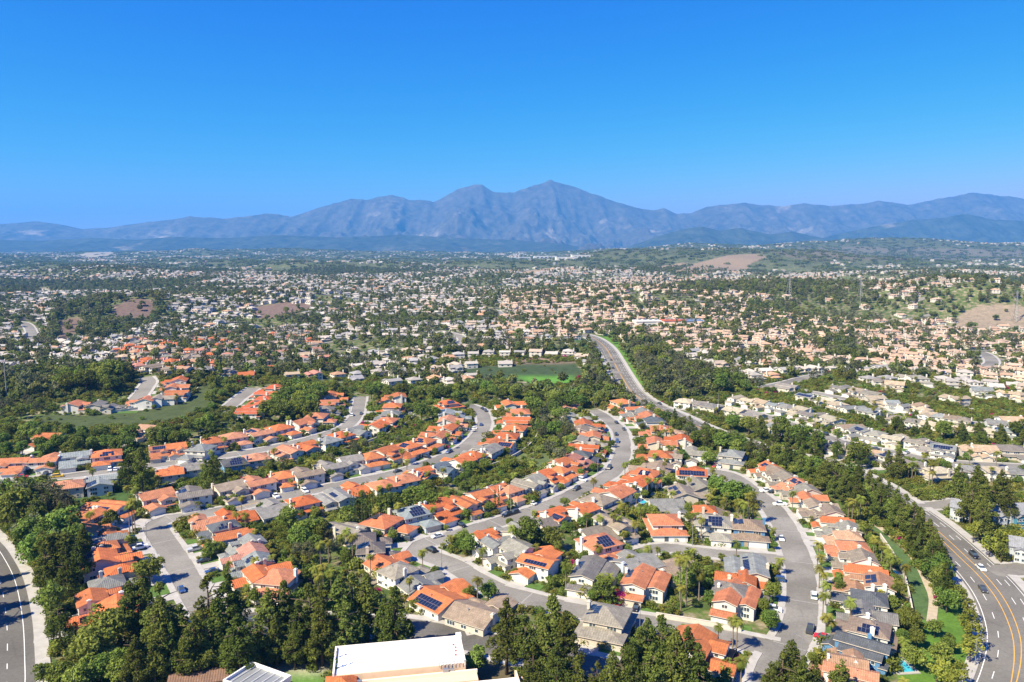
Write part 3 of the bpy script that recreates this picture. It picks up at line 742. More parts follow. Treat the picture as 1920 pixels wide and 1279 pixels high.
def build_proto(spec, mirror):
    if mirror: spec = [(-b, -a, *rest) for a, b, *rest in spec]
    parts = []; planes = []
    main = spec[0]
    for k, (x0, x1, y0, y1, e, ax, kind, pitch, gar) in enumerate(spec):
        parts.append(('wall', wall_mesh(x0, x1, y0, y1, e, ax, pitch, kind), (0, 0, 0), 0, 'wall'))
        V, F, U, P, zr = (gable_roof if kind == 'gable' else hip_roof)(x0, x1, y0, y1, e, ax, pitch, 0.5 + 0.013 * k)
        parts.append(('roof', mesh_np('roof', V, F, [M_ROOF, M_FASCIA], [0 if f_ < (2 if kind == 'gable' else 4) else 1 for f_ in range(len(F))], uvs=U), (0, 0, 0.004 * k), 0, 'roof'))
        if k < 3: planes += [(p, k) for p in P]
        # windows on every side that is free
        for side in range(4):
            a, b_, fix = ((x0, x1, y0), (y0, y1, x1), (x0, x1, y1), (y0, y1, x0))[side]
            rz = (0, math.pi / 2, math.pi, -math.pi / 2)[side]
            n = max(1, int((b_ - a) / 3.6))
            for st in ([1.5] if e < 4 else [1.5, min(4.4, e - 1.0)]):
                for i in range(n):
                    c = a + (b_ - a) * (i + 0.5) / n
                    x, y = ((c, fix), (fix, c), (c, fix), (fix, c))[side]
                    ox, oy = ((0, -0.3), (0.3, 0), (0, 0.3), (-0.3, 0))[side]
                    if any(j != k and q[0] - 0.9 < x + ox < q[1] + 0.9 and q[2] - 0.9 < y + oy < q[3] + 0.9 and st < q[4] + 1.0 for j, q in enumerate(spec)): continue
                    if gar and side == 0: continue
                    if side in (1, 3) and (i + side + k) % 2: continue
                    w = (0, 2, 1)[(i + side + k) % 3] if side in (0, 2) else (1, 0)[i % 2]
                    parts.append(('window', WIN[w], (x, y, st), rz, None))
        if gar:
            cx = (x0 + x1) / 2 if (x1 - x0) < 7 else (x0 + 3.3 if not mirror else x1 - 3.3)
            parts.append(('garage_door', GARAGE, (cx, y0, 0.05), 0, 'garage'))
            gx = cx
            if (x1 - x0) >= 7: parts.append(('door', DOOR, (-cx * 0.5, y0, 0.1), 0, 'door'))
    x0, x1, y0, y1, e, ax, kind, pitch, gar = main
    zr = e + (min(x1 - x0, y1 - y0) if kind == 'hip' else ((x1 - x0) if ax == 'y' else (y1 - y0))) / 2 * pitch
    s = 1 if mirror else -1
    cxm = x0 if s < 0 else x1
    parts.append(('chimney', chimney_mesh(zr + 0.7), (cxm + s * 0.25, (y0 + y1) / 2 + 1.2, 0), math.pi / 2, 'wall'))
    parts.append(('vent_pipe', VENT, ((x0 + x1) / 2 + 0.9, (y0 + y1) / 2 + 1.7, zr - 0.2), 0, None))
    return dict(parts=parts, planes=planes, gx=gx, gy=min(q[2] for q in spec if q[8]))
PROTOS = [build_proto(s, m) for s in PROTO_SPECS for m in (0, 1)]

# rows of houses: photo pixel of the roof's middle + roof colour (capital: with solar panels); '3' single-storey
ROWS = [
 ('west_of_lower_left_street', 'row west of the lower-left street', [(160, 970, 'o'), (212, 950, 'O'), (185, 995, 'o'), (207, 1008, 'g'), (200, 1026, 'o'), (207, 1048, 'O'), (236, 1068, 'o'), (217, 1091, 'g'), (204, 1117, 'o'), (198, 1150, 'o')]),
 ('east_of_lower_left_street', 'row east of the lower-left street', [(385, 972, 'o3'), (413, 989, 'D'), (428, 1004, 'o'), (452, 1021, 'g'), (460, 1038, 's'), (470, 1056, 'G'), (492, 1077, 'o'), (502, 1105, 'o')]),
 ('north_of_lower_left_street', 'row north of the long left street', [(307, 941, 'o'), (370, 936, 'G'), (446, 925, 'T'), (497, 913, 'o'), (546, 902, 'o'), (588, 896, 't'), (635, 882, 'g'), (672, 872, 'g'), (706, 863, 'o'), (741, 850, 'o'), (776, 840, 'O'), (797, 829, 'O'), (825, 818, 'o'), (840, 804, 'o'), (849, 790, 'o'), (853, 776, 'G'), (847, 756, 'O')]),
 ('south_of_lower_left_street', 'row south of the long left street', [(442, 964, 'o3'), (502, 950, 'g3'), (565, 941, 'o'), (622, 931, 'G'), (662, 917, 'o3'), (713, 908, 'o'), (753, 897, 'o'), (792, 885, 'O'), (826, 877, 'd'), (856, 864, 'o'), (884, 855, 'o'), (903, 843, 'g'), (925, 832, 'O'), (940, 819, 'o'), (953, 804, 'o'), (963, 789, 'o'), (967, 774, 'o'), (957, 758, 'o')]),
 ('north_of_upper_left_street', 'row below the dark left tree belt', [(10, 880, 'o'), (76, 870, 'o'), (138, 867, 'g'), (200, 862, 'O'), (300, 852, 'O'), (335, 846, 'o'), (371, 845, 'g'), (407, 836, 'o'), (448, 826, 'o'), (496, 817, 'O'), (536, 807, 'o'), (575, 795, 'o'), (602, 782, 'o'), (613, 769, 'g'), (617, 756, 'o'), (628, 742, 'o')]),
 ('south_of_upper_left_street', 'row south of the upper-left street', [(8, 908, 'g'), (128, 908, 'o'), (192, 900, 'G'), (318, 885, 'o'), (362, 875, 'G'), (438, 866, 'D'), (478, 857, 'o'), (532, 846, 'o'), (571, 836, 'o'), (606, 826, 'G'), (636, 817, 'o'), (666, 807, 'g'), (697, 799, 'o'), (722, 790, 'o'), (729, 777, 'g'), (732, 763, 'o'), (733, 745, 'o')]),
 ('west_of_centre_street', 'row west of the centre street', [(1067, 762, 'o3'), (1080, 781, 't'), (1105, 797, 'o'), (1107, 808, 't'), (1108, 818, 'o'), (1103, 829, 'T'), (1100, 842, 'o'), (1093, 853, 'd'), (1088, 863, 's'), (1072, 873, 'o'), (1055, 884, 'o'), (1037, 893, 'o'), (1019, 904, 'T'), (995, 913, 't'), (970, 924, 'O'), (943, 921, 'O'), (911, 933, 'O'), (885, 946, 'o'), (841, 960, 'o'), (786, 970, 'G'), (731, 983, 'O')]),
 ('bend_of_centre_street', 'cluster at the centre street bend', [(660, 993, 't'), (690, 1010, 'k'), (708, 1028, 'K'), (735, 1049, 'o3'), (757, 1066, 't'), (792, 1088, 'g3'), (843, 1111, 'O3'), (918, 1128, 't3')]),
 ('east_of_bend', 'row above the lower centre road', [(908, 1003, 'o'), (928, 1019, 'g'), (942, 1041, 't'), (1012, 1052, 'O'), (1115, 1075, 'K'), (1206, 1100, 'O')]),
 ('east_of_centre_street', 'row east of the centre street', [(950, 987, 't'), (1003, 971, 'k3'), (1037, 961, 'O'), (1076, 951, 'o'), (1110, 936, 't'), (1145, 923, 'o'), (1173, 902, 'o'), (1199, 887, 'O'), (1203, 873, 't3'), (1218, 853, 'o'), (1222, 829, 'o'), (1230, 806, 'o'), (1222, 790, 'd'), (1207, 782, 'o'), (1194, 774, 'g'), (1186, 767, 'o'), (1146, 757, 'o')]),
 ('between_centre_and_right', 'group between centre and right streets', [(1262, 855, 't'), (1267, 826, 'o'), (1278, 812, 'p3'), (1303, 855, 't'), (1366, 861, 'G'), (1296, 882, 'O'), (1325, 908, 't3'), (1293, 926, 'T'), (1252, 947, 'g3'), (1326, 957, 'o'), (1352, 962, 't3')]),
 ('round_the_close', 'ring around the short curved close', [(1183, 993, 't'), (1256, 993, 'o'), (1338, 998, 'T'), (1405, 997, 'T'), (1130, 1005, 'T3'), (1132, 1024, 'O'), (1183, 1053, 'g'), (1257, 1061, 't3'), (1397, 1055, 'G'), (1391, 1086, 'o'), (1386, 1110, 'g'), (1374, 1141, 'o')]),
 ('below_the_lower_road', 'pair tucked among the lowest pines', [(1122, 1182, 'T'), (1342, 1220, 'o')]),
 ('east_of_right_street', 'packed row east of the right street', [(1422, 878, 'O'), (1445, 884, 't'), (1460, 896, 't'), (1482, 908, 'O'), (1495, 920, 't'), (1506, 933, 'o'), (1520, 946, 't'), (1537, 959, 'b'), (1560, 975, 'o'), (1570, 990, 't'), (1584, 1006, 'p'), (1592, 1026, 'o'), (1603, 1047, 't'), (1612, 1067, 'o'), (1618, 1092, 'P'), (1613, 1120, 'd'), (1624, 1147, 'k'), (1616, 1178, 'B'), (1603, 1209, 'd'), (1588, 1238, 'p'), (1583, 1266, 'o')]),
 ('south_of_cream_street', 'lower cream row beside the pine slope', [(1450, 792, 'c'), (1469, 800, 'g'), (1500, 810, 'c'), (1525, 820, 'c'), (1547, 828, 'g'), (1566, 833, 'g'), (1590, 840, 'c'), (1614, 843, 'c'), (1640, 848, 'c'), (1660, 855, 'G'), (1682, 863, 'g'), (1716, 871, 'g'), (1756, 882, 'c'), (1813, 878, 'g'), (1862, 879, 'c'), (1900, 881, 'g')]),
 ('north_of_cream_street', 'cream row north of its sunlit street', [(1292, 747, 'c'), (1317, 752, 'g'), (1347, 758, 'g'), (1375, 748, 'c'), (1400, 751, 'c'), (1425, 755, 'c'), (1450, 758, 'g'), (1470, 763, 'g'), (1496, 768, 'c'), (1517, 776, 'g'), (1548, 786, 'c'), (1580, 799, 't'), (1602, 807, 'G'), (1636, 815, 't'), (1671, 822, 'c'), (1710, 831, 't'), (1736, 840, 'G'), (1767, 847, 'G'), (1827, 849, 'c'), (1860, 850, 'c'), (1912, 850, 'g')]),
 ('upper_cream_north', 'upper cream row under the eucalyptus', [(1565, 728, 'g'), (1596, 735, 't'), (1621, 741, 't'), (1646, 748, 'c'), (1676, 756, 'g'), (1692, 760, 'g'), (1712, 763, 'c'), (1733, 768, 'c'), (1750, 772, 'c'), (1772, 776, 'g'), (1793, 779, 't'), (1812, 783, 't'), (1862, 786, 'g'), (1900, 788, 'c')]),
 ('upper_cream_south', 'middle cream row above the tree line', [(1521, 741, 'G'), (1550, 749, 'c'), (1573, 757, 'c'), (1600, 763, 'g'), (1640, 770, 'g'), (1685, 783, 't'), (1717, 789, 'g'), (1746, 794, 'c'), (1793, 802, 'c'), (1842, 806, 'c'), (1882, 806, 'G')]),
 ('far_right_top', 'scattered group along the upper right', [(1455, 722, 'g'), (1652, 715, 'g'), (1677, 722, 'c'), (1706, 707, 't'), (1728, 711, 't'), (1795, 747, 'c'), (1842, 733, 'g'), (1885, 737, 'c'), (1912, 740, 'c'), (1388, 770, 'c'), (1415, 778, 'g')]),
 ('knoll', 'group on the grassy knoll', [(148, 760, 'O'), (197, 760, 'G'), (264, 752, 'O'), (299, 747, 't'), (326, 738, 'o'), (327, 726, 'o'), (328, 714, 'o')]),
 ('in_the_belt', 'pair half hidden in the dark tree belt', [(267, 808, 'p'), (86, 823, 'o')]),
 ('red_row', 'tight vivid row beside the dark wood', [(503, 727, 'r'), (499, 738, 'r'), (493, 749, 'r'), (480, 761, 'r'), (462, 772, 'r')]),
]
HOUSES = []
for key, phrase, items in ROWS:
    for px, py, c in items:
        single = c.endswith('3'); c0 = c[0]
        p = at(px, py, 3.2 if single else 4.3)
        HOUSES.append(dict(row=key, phrase=phrase, px=px, py=py, c=c0.lower(), solar=c0.isupper(), single=single, p=p))
HXY = np.array([[h['p'].x, h['p'].y] for h in HOUSES])
cam2 = Vector((0, 0))
n_yard = 0
for i, h in enumerate(HOUSES):
    rnd = random.Random(i * 31 + 5)
    p = h['p']
    e, rk, ri = road_dist(p.x, p.y)
    rd = ROADS[rk]['line'][ri]
    d = (rd - Vector((p.x, p.y)))
    if d.length > 45 or e < -1:                     # no street close by: face the camera side
        d = Vector((rnd.uniform(-0.6, 0.6), -1)); e = 20
        if h['row'] == 'knoll': d = Vector((-0.3, 1))
    else:
        t = ROADS[rk]['nrm'][ri]
        d = t * (1 if t.dot(d) > 0 else -1)
    ang = math.atan2(d.y, d.x) + math.pi / 2          # local -y faces the street
    ang += rnd.uniform(-0.06, 0.06)
    dd = np.hypot(HXY[:, 0] - p.x, HXY[:, 1] - p.y); dd[i] = 1e9
    near = dd.min()
    choices = [6, 7] if h['single'] else [0, 1, 2, 3, 4, 5, 8, 9, 10, 11, 12, 13]
    pr = PROTOS[rnd.choice(choices)]
    sx = max(0.80, min(1.18, near / 11.2)); sy = max(0.86, min(1.12, near / 12.0 + 0.15)) * rnd.uniform(0.95, 1.03)
    dist = math.hypot(p.x, p.y)
    # keep the front clear of the street
    if e < 9.4 * sy + 3.0:
        sh = 9.4 * sy + 3.0 - e
        sh = min(sh, 7.0)
        dn = d.normalized(); p = Vector((p.x - dn.x * sh, p.y - dn.y * sh, 0)); p.z = hgt(p.x, p.y)
        e += sh
    h['p'] = p; h['ang'] = ang; h['sx'], h['sy'] = sx, sy; h['front'] = e
    HXY[i] = (p.x, p.y)
    h['proto'] = pr; h['rnd'] = rnd; h['rk'], h['ri'] = rk, ri

by_row = {}
for h in HOUSES: by_row.setdefault(h['row'], []).append(h)
for key, hs in by_row.items():
    for n, h in enumerate(sorted(hs, key=lambda q: q['px'])): h['ord'] = n + 1
SUNV = Vector((-0.75, -0.6))
for i, h in enumerate(HOUSES):
    rnd, pr, p = h['rnd'], h['proto'], h['p']
    root = mk('house', None, None, p, h['ang'], (h['sx'], h['sy'], 0.78 if 'cream' in h['row'] else 0.84 if h['sx'] < 0.9 else 0.9))
    lab = f"{'solar-panelled ' if h['solar'] else ''}{ROOFN[h['c']]} house, {ordinal(h['ord'])} from left in {h['phrase']}"
    tag(root, lab, 'house', 'houses of the hillside suburb')
    j = rnd.uniform(0.74, 1.08); rc = ROOFC[h['c']]
    wv = rnd.uniform(0.92, 1.22); rc = (rc[0] * j, rc[1] * j * wv, rc[2] * j * wv ** 1.6)
    if h['c'] == 'o' and rnd.random() < 0.38:            # faded and re-laid tiles
        f_ = rnd.uniform(0.25, 0.8); rc = tuple(a * (1 - f_) + b * f_ for a, b in zip(rc, rnd.choice([(0.48, 0.24, 0.15), (0.42, 0.17, 0.09), (0.50, 0.20, 0.11)])))
    wc = rnd.choice(WALLC)
    if (h['px'], h['py']) in ((1405, 997), (438, 866), (1603, 1209)): wc = (0.10, 0.22, 0.38)
    if (h['px'], h['py']) in ((786, 970), (1183, 1053)): wc = (0.42, 0.46, 0.52)
    dc = rnd.choice([(0.75, 0.74, 0.72), (0.7, 0.66, 0.6), (0.55, 0.48, 0.4), (0.75, 0.73, 0.7)])
    oc = {'wall': wc, 'roof': rc, 'garage': dc, 'door': rnd.choice([(0.25, 0.1, 0.05), (0.08, 0.1, 0.12), (0.4, 0.3, 0.2)])}
    wall_o = roof_o = main_roof = None; roofs = []
    for nm, me, loc, rz, ck in pr['parts']:
        par = root if nm in ('wall', 'roof') else roofs[0] if nm in ('chimney', 'vent_pipe') else wall_o
        ob = mk(nm, me, par, loc, rz, None, oc.get(ck))
        if nm == 'wall': wall_o = ob
        elif nm == 'roof': roofs.append(ob)
    if h['solar']:
        best, sc = None, -9
        for (o, u, v, l, s, ins), k in pr['planes']:
            nrm = u.cross(v)
            R = Matrix.Rotation(h['ang'], 2)
            w = R @ Vector((nrm.x, nrm.y))
            val = w.normalized().dot(SUNV) + 0.10 * min(l, 9) * min(s, 5) / 9
            if k: val -= 0.35
            if val > sc and s > 2.6: best, sc, bk = (o, u, v, l, s, ins), val, k
        if best:
            o, u, v, l, s, ins = best
            ncol = max(2, min(rnd.choice([5, 6, 7, 8, 9]), int((l - 1.2 - ins) / 1.08))); nrow = max(1, min(rnd.choice([2, 3, 3]), int((s - 0.9) / 1.7)))
            st = (l - ncol * 1.08) / 2
            nn = u.cross(v).normalized()
            Mx = Matrix((u, v, nn)).transposed().to_euler()
            for a in range(ncol):
                for b in range(nrow):
                    if rnd.random() < 0.06: continue
                    q = o + u * (st + (a + 0.5) * 1.08) + v * (0.55 + (b + 0.5) * 1.72)
                    if ins and b == nrow - 1 and (q - o).dot(u) < ins + 0.3: continue
                    pn = mk('solar_panel', PANEL, roofs[bk], q); pn.rotation_euler = Mx
    # drive, front lawn
    M = Matrix.Translation(p) @ Matrix.Rotation(h['ang'], 4, 'Z') @ Matrix.Diagonal((h['sx'], h['sy'], 1, 1))
    L = h['front'] / h['sy'] + 0.2
    h['clear'] = []
    def slab(name, mat, x0, x1, y0, y1, dz):
        V = []
        for k in range(5):
            y = y0 + (y1 - y0) * k / 4
            for x in (x0, x1):
                q = M @ Vector((x, y, 0)); V.append((q.x, q.y, hgt(q.x, q.y) + dz))
        tag(mk(name, mesh_np(name, V, [(2 * k, 2 * k + 1, 2 * k + 3, 2 * k + 2) for k in range(4)], [mat])), kind='structure')
    wk = ROADS[h['rk']]['walk'] if h['rk'] else 2
    if L - (-pr['gy']) > 0.5 and L < 26:
        h['clear'].append((pr['gx'] - 3.4, pr['gx'] + 3.4, -L, pr['gy'] + 0.5)); slab('driveway', M_CONCRETE, pr['gx'] - 2.8, pr['gx'] + 2.8, -L, pr['gy'] + 0.1, 0.16)
        if rnd.random() < 0.6:
            s = -1 if pr['gx'] > 0 else 1
            a, b = sorted((pr['gx'] + s * 3.1, s * 5.6))
            h['clear'].append((a - 0.2, b + 0.2, -L, pr['gy'] + 0.6)); slab('front_lawn', M_LAWN, a, b, -L + (wk + 0.1) / h['sy'], pr['gy'] + 2.2, 0.10)
    if rnd.random() < 0.5: slab('patio', M_CONCRETE, -4.5, rnd.uniform(0, 4.5), 8.3, 8.3 + rnd.uniform(2.2, 4), 0.11)

# white flat-roofed building and its neighbours at the lower edge
def box_obj(name, parent, x0, x1, y0, y1, z0, z1, mat, color=None):
    b = MB(); b.box(x0, x1, y0, y1, z0, z1)
    return mk(name, b.mesh(name, [mat]), parent, None, 0, None, color)
CREAM = (0.70, 0.52, 0.36)
M_MEMBRANE = plain('white_roof_membrane', (0.74, 0.74, 0.73), 0.6, 0.12, 0.22)
c = at(750, 1283); ang = math.radians(10)
hall = mk('assembly_hall', None, None, c, ang)
tag(hall, 'big cream building with flat white roofs and orange tiled turret', 'building')
Lx, Ly, Hh = 16.0, 6.2, 7.6
box_obj('wall', hall, -Lx, Lx, -Ly, Ly, -2, Hh, M_WALL, CREAM)
box_obj('roof', hall, -Lx + 0.35, Lx - 0.35, -Ly + 0.35, Ly - 0.35, Hh - 0.3, Hh + 0.12, M_MEMBRANE)
for a in ((-Lx - 0.05, -Lx + 0.4, -Ly - 0.05, Ly + 0.05), (Lx - 0.4, Lx + 0.05, -Ly - 0.05, Ly + 0.05), (-Lx + 0.4, Lx - 0.4, Ly - 0.4, Ly + 0.05)):
    box_obj('parapet', hall, *a, Hh - 0.5, Hh + 0.7, M_WALL, (0.78, 0.72, 0.64))
box_obj('corner_block', hall, Lx - 1.2, Lx + 0.15, Ly - 1.8, Ly + 0.15, Hh, Hh + 1.5, M_WALL, (0.78, 0.72, 0.64))
box_obj('lower_wall', hall, -Lx - 1, Lx + 2.6, -Ly - 4.4, -Ly - 0.02, -2, Hh - 1.9, M_WALL, CREAM)
box_obj('ledge', hall, -Lx + 3, Lx + 2.75, -Ly - 1.4, -Ly - 0.9, Hh - 1.9, Hh - 1.1, M_WALL, (0.80, 0.66, 0.52))
V, F, U, P, zr = hip_roof(-Lx - 1.2, -Lx + 5.2, -Ly - 5.5, -Ly + 0.6, Hh - 0.6, 'y', 0.42)
mk('turret_roof', mesh_np('turret_roof', V, F, [M_ROOF], uvs=U), hall, None, 0, None, ROOFC['o'])
box_obj('turret_wall', hall, -Lx - 1.1, -Lx + 5.1, -Ly - 5.4, -Ly + 0.5, -2, Hh - 0.55, M_WALL, CREAM)
V, F, U, P, zr = gable_roof(-Lx + 6, Lx - 9, -Ly - 11, -Ly - 4.4, Hh - 2.6, 'x', 0.3)
mk('lower_roof', mesh_np('lower_roof', V, F, [M_ROOF], uvs=U), hall, None, 0, None, ROOFC['o'])
box_obj('wing_wall', hall, Lx - 8.5, Lx + 12, -Ly - 13, -Ly - 4.45, -2, Hh - 2.2, M_WALL, CREAM)
box_obj('wing_roof', hall, Lx - 8.2, Lx + 11.7, -Ly - 12.7, -Ly - 4.75, Hh - 2.3, Hh - 2.05, M_MEMBRANE)
box_obj('wing_parapet', hall, Lx + 11.75, Lx + 12.2, -Ly - 13, -Ly - 3, -2, Hh - 1.3, M_WALL, (0.80, 0.62, 0.46))
box_obj('yard_wall', hall, Lx + 12.3, Lx + 21, -Ly - 4.6, -Ly - 4.2, -2, Hh - 2.4, M_WALL, (0.76, 0.58, 0.42))
box_obj('yard_floor', hall, Lx + 12.3, Lx + 21, -Ly - 13, -Ly - 4.6, -2, Hh - 3.8, M_CONCRETE)
for k in range(9): box_obj('roof_seam', hall, -Lx + 3.2 * k + 2.9, -Lx + 3.2 * k + 3.0, -Ly + 0.4, Ly - 0.45, Hh + 0.1, Hh + 0.15, M_WHITE)
for k in range(8): box_obj('railing_post', hall, Lx - 6.5 + k * 0.9, Lx - 6.38 + k * 0.9, -Ly - 0.30, -Ly - 0.18, Hh - 0.3, Hh + 0.9, M_STEEL)
box_obj('railing_bar', hall, Lx - 6.6, Lx + 0.2, -Ly - 0.16, -Ly - 0.08, Hh + 0.8, Hh + 0.9, M_STEEL)
for k, (x, y) in enumerate(((Lx - 2.3, -2.5), (Lx - 2.1, -0.6), (Lx - 2.0, 1.1), (Lx - 2.4, 2.4))): box_obj('roof_anchor', hall, x, x + 0.5, y, y + 0.12, Hh + 0.12, Hh + 0.5, M_WALL, (0.45, 0.08, 0.06))
for x, y, s in ((Lx - 5, -Ly - 0.9, 0.7), (Lx - 3.4, -Ly - 0.8, 0.5), (Lx + 15, -Ly - 7, 0.9), (Lx + 18, -Ly - 8.5, 0.8), (-Lx + 6.4, -Ly - 2.2, 0.6)):
    box_obj('air_conditioner', hall, x - s, x + s, y - s * 0.6, y + s * 0.6, Hh - 3.8 if x > Lx + 12 else Hh - 2.0, (Hh - 3.8 if x > Lx + 12 else Hh - 1.0) + s, M_ALU)
c = at(377, 1268, 3); s2 = mk('shed_building', None, None, c, math.radians(14))
tag(s2, 'low brown roofed building below the lower-left pines', 'building')
V, F, U, P, zr = gable_roof(-7, 7, -3.4, 3.4, 3.2, 'x', 0.25)
mk('roof', mesh_np('roof', V, F, [M_ROOF], uvs=U), s2, None, 0, None, (0.21, 0.125, 0.085))
mk('wall', wall_mesh(-7, 7, -3.4, 3.4, 3.2, 'x', 0.25, 'gable'), s2, None, 0, None, (0.6, 0.5, 0.4))
for x in (-4, 0, 4): mk('window', WIN[0], s2, (x, -3.4, 1.6))
c = at(484, 1312); s3 = mk('flat_building', None, None, c, math.radians(-28))
tag(s3, 'small white parapet roof with glazed skylight next to the lawn', 'building')
box_obj('wall', s3, -6.5, 6.5, -4.5, 4.5, -2, 5.0, M_WALL, (0.78, 0.74, 0.70))
box_obj('roof', s3, -6.1, 6.1, -4.1, 4.1, 4.6, 5.06, M_STEEL)
for a in ((-6.6, -6.2, -4.6, 4.6), (6.2, 6.6, -4.6, 4.6), (-6.2, 6.2, 4.2, 4.6), (-6.2, 6.2, -4.6, -4.2)): box_obj('parapet', s3, *a, 4.8, 5.8, M_WALL, (0.78, 0.76, 0.74))
for k in range(5): box_obj('skylight_bar', s3, -5 + k * 2.3, -4.9 + k * 2.3, -4.0, 4.0, 5.2, 5.35, M_WHITE)

# blue-grey apartment blocks on the right
for k, (px, py, a, n, lab) in enumerate(((1818, 950, -35, 2, 'small grey gabled apartment block partly behind tall trees, nearer the side road'), (1885, 955, 8, 3, 'blue-grey apartment block with blue bays at the picture edge'), (1932, 1022, -30, 2, 'grey apartment block lowest of three, behind yellow-green street trees'))):
    c = at(px, py, 5)
    r0 = mk('apartment_block', None, None, c, math.radians(a), (0.85, 0.85, 0.85)); tag(r0, lab, 'building', 'grey apartment blocks')
    for j in range(n):
        x0 = (j - n / 2) * 7.5; yo = (j % 2) * 1.8
        mk('wall', wall_mesh(x0 + 0.05, x0 + 7.45, -6 - yo, 6 - yo * 0.5, 6.0, 'x', 0.42, 'gable'), r0, None, 0, None, (0.40, 0.43, 0.47))
        V, F, U, P, zr = gable_roof(x0, x0 + 7.5, -6 - yo, 6 - yo * 0.5, 6.0, 'x', 0.42, 0.4 + 0.02 * j); mk('roof', mesh_np('roof', V, F, [M_ROOF], uvs=U), r0, (0, 0, 0.01 * j), 0, None, (0.27, 0.275, 0.285))
        mk('bay_wall', wall_mesh(x0 + 1.6, x0 + 5.6, -8 - yo, -5.9 - yo, 5.2, 'y', 0.45, 'gable'), r0, None, 0, None, (0.06, 0.20, 0.30) if j % 2 else (0.48, 0.50, 0.53))
        V, F, U, P, zr = gable_roof(x0 + 1.6, x0 + 5.6, -8 - yo, -2.5 - yo, 5.2, 'y', 0.45, 0.35); mk('bay_roof', mesh_np('bay_roof', V, F, [M_ROOF], uvs=U), r0, None, 0, None, (0.26, 0.265, 0.275))
        for z in (1.5, 4.1):
            mk('window', WIN[0], r0, (x0 + 2.6, -8.0 - yo, z)); mk('window', WIN[1], r0, (x0 + 4.6, -8.0 - yo, z))
# ------------------------------------------------------------------ trees: leaf geometry
def leaf_quads(blobs, per_area, size, rng, flat=0.0, jitter=0.7, inside=0.25):
    """small leaf-sprays spread over and a little inside ellipsoidal clumps (x, y, z, rx, ry, rz)"""
    out, tint = [], []
    zs = [b[2] for b in blobs]; z0, z1 = min(zs), max(zs) + 0.01
    for (x, y, z, rx, ry, rz) in blobs:
        n = max(6, int(per_area * 4 * math.pi * ((rx * ry) ** 1.6 / 3 + (rx * rz) ** 1.6 / 3 + (ry * rz) ** 1.6 / 3) ** (1 / 1.6)))
        d = rng.normal(size=(n, 3)); d /= np.linalg.norm(d, axis=1)[:, None]
        d[:, 2] = np.where((d[:, 2] < -0.55) & (rng.random(n) < 0.7), -d[:, 2], d[:, 2])
        r = 1 - inside * rng.random(n) ** 2 + 0.10 * rng.normal(size=n)
        c = np.array([x, y, z]) + d * r[:, None] * np.array([rx, ry, rz])
        nr = d / np.array([rx, ry, rz]); nr /= np.linalg.norm(nr, axis=1)[:, None]
        nr = nr + jitter * rng.normal(size=(n, 3)); nr[:, 2] += 0.25; nr /= np.linalg.norm(nr, axis=1)[:, None]
        a = np.cross(nr, rng.normal(size=(n, 3))); a /= np.linalg.norm(a, axis=1)[:, None]
        b = np.cross(nr, a)
        s = size * (0.6 + 0.8 * rng.random(n))[:, None]
        e = (0.45 + 0.35 * rng.random(n))[:, None]
        q = np.stack([c - a * s, c - b * s * e, c + a * s, c + b * s * e], 1)
        out.append(q); base = rng.random() * 0.35
        tint.append(np.clip(base + 0.55 * rng.random(n), 0, 1))
    return np.concatenate(out), np.concatenate(tint)
def crown_blobs(kind, h, rng):
    """clumps of a crown of height h above ground, unit scale in metres"""
    B = []
    if kind == 'pine':
        w = h * rng.uniform(0.25, 0.31)
        for k in range(62):
            t = rng.random() ** 0.85
            z = h * (0.20 + 0.76 * t)
            rmax = w * (1.0 - 0.93 * t ** 1.05) * (0.72 + 0.38 * min(1, t / 0.2))
            a = rng.random() * 6.283; r = rmax * math.sqrt(rng.uniform(0.15, 1))
            s = h * rng.uniform(0.050, 0.080) * (1.08 - 0.62 * t)
            B.append((r * math.cos(a), r * math.sin(a), z, s * 1.15, s * 1.15, s * 0.95))
        B.append((0, 0, h * 0.95, h * 0.03, h * 0.03, h * 0.05))
    elif kind in ('broadleaf', 'sycamore', 'eucalyptus'):
        w = h * {'broadleaf': rng.uniform(0.42, 0.50), 'sycamore': rng.uniform(0.30, 0.36), 'eucalyptus': rng.uniform(0.30, 0.38)}[kind]
        n = {'broadleaf': 40, 'sycamore': 30, 'eucalyptus': 32}[kind]
        zc, hz = h * 0.58, h * 0.40
        for k in range(n):
            d = rng.normal(size=3); d /= np.linalg.norm(d)
            r = rng.uniform(0.45, 0.86)
            if d[2] < -0.5: d[2] *= 0.6
            s = h * rng.uniform(0.085, 0.145) * (0.85 if kind != 'broadleaf' else 1)
            B.append((d[0] * w * r, d[1] * w * r, zc + d[2] * hz * r, s, s, s * 0.85))
        if kind == 'broadleaf': B.append((0, 0, zc, w * 0.62, w * 0.62, hz * 0.62))
    elif kind == 'cypress':
        for k in range(13):
            t = k / 12; r = h * 0.055 * (1 - 0.85 * t ** 1.6) * (0.75 + 0.25 * min(1, t * 5)) * rng.uniform(0.9, 1.12)
            B.append((rng.normal() * 0.04, rng.normal() * 0.04, h * (0.07 + 0.88 * t), r, r, h * 0.06))
    elif kind in ('shrub', 'flower'):
        for k in range(9):
            a = rng.random() * 6.283; r = h * rng.uniform(0, 0.5); s = h * rng.uniform(0.26, 0.42)
            B.append((r * math.cos(a), r * math.sin(a), h * rng.uniform(0.3, 0.62), s, s, s * 0.9))
    return B
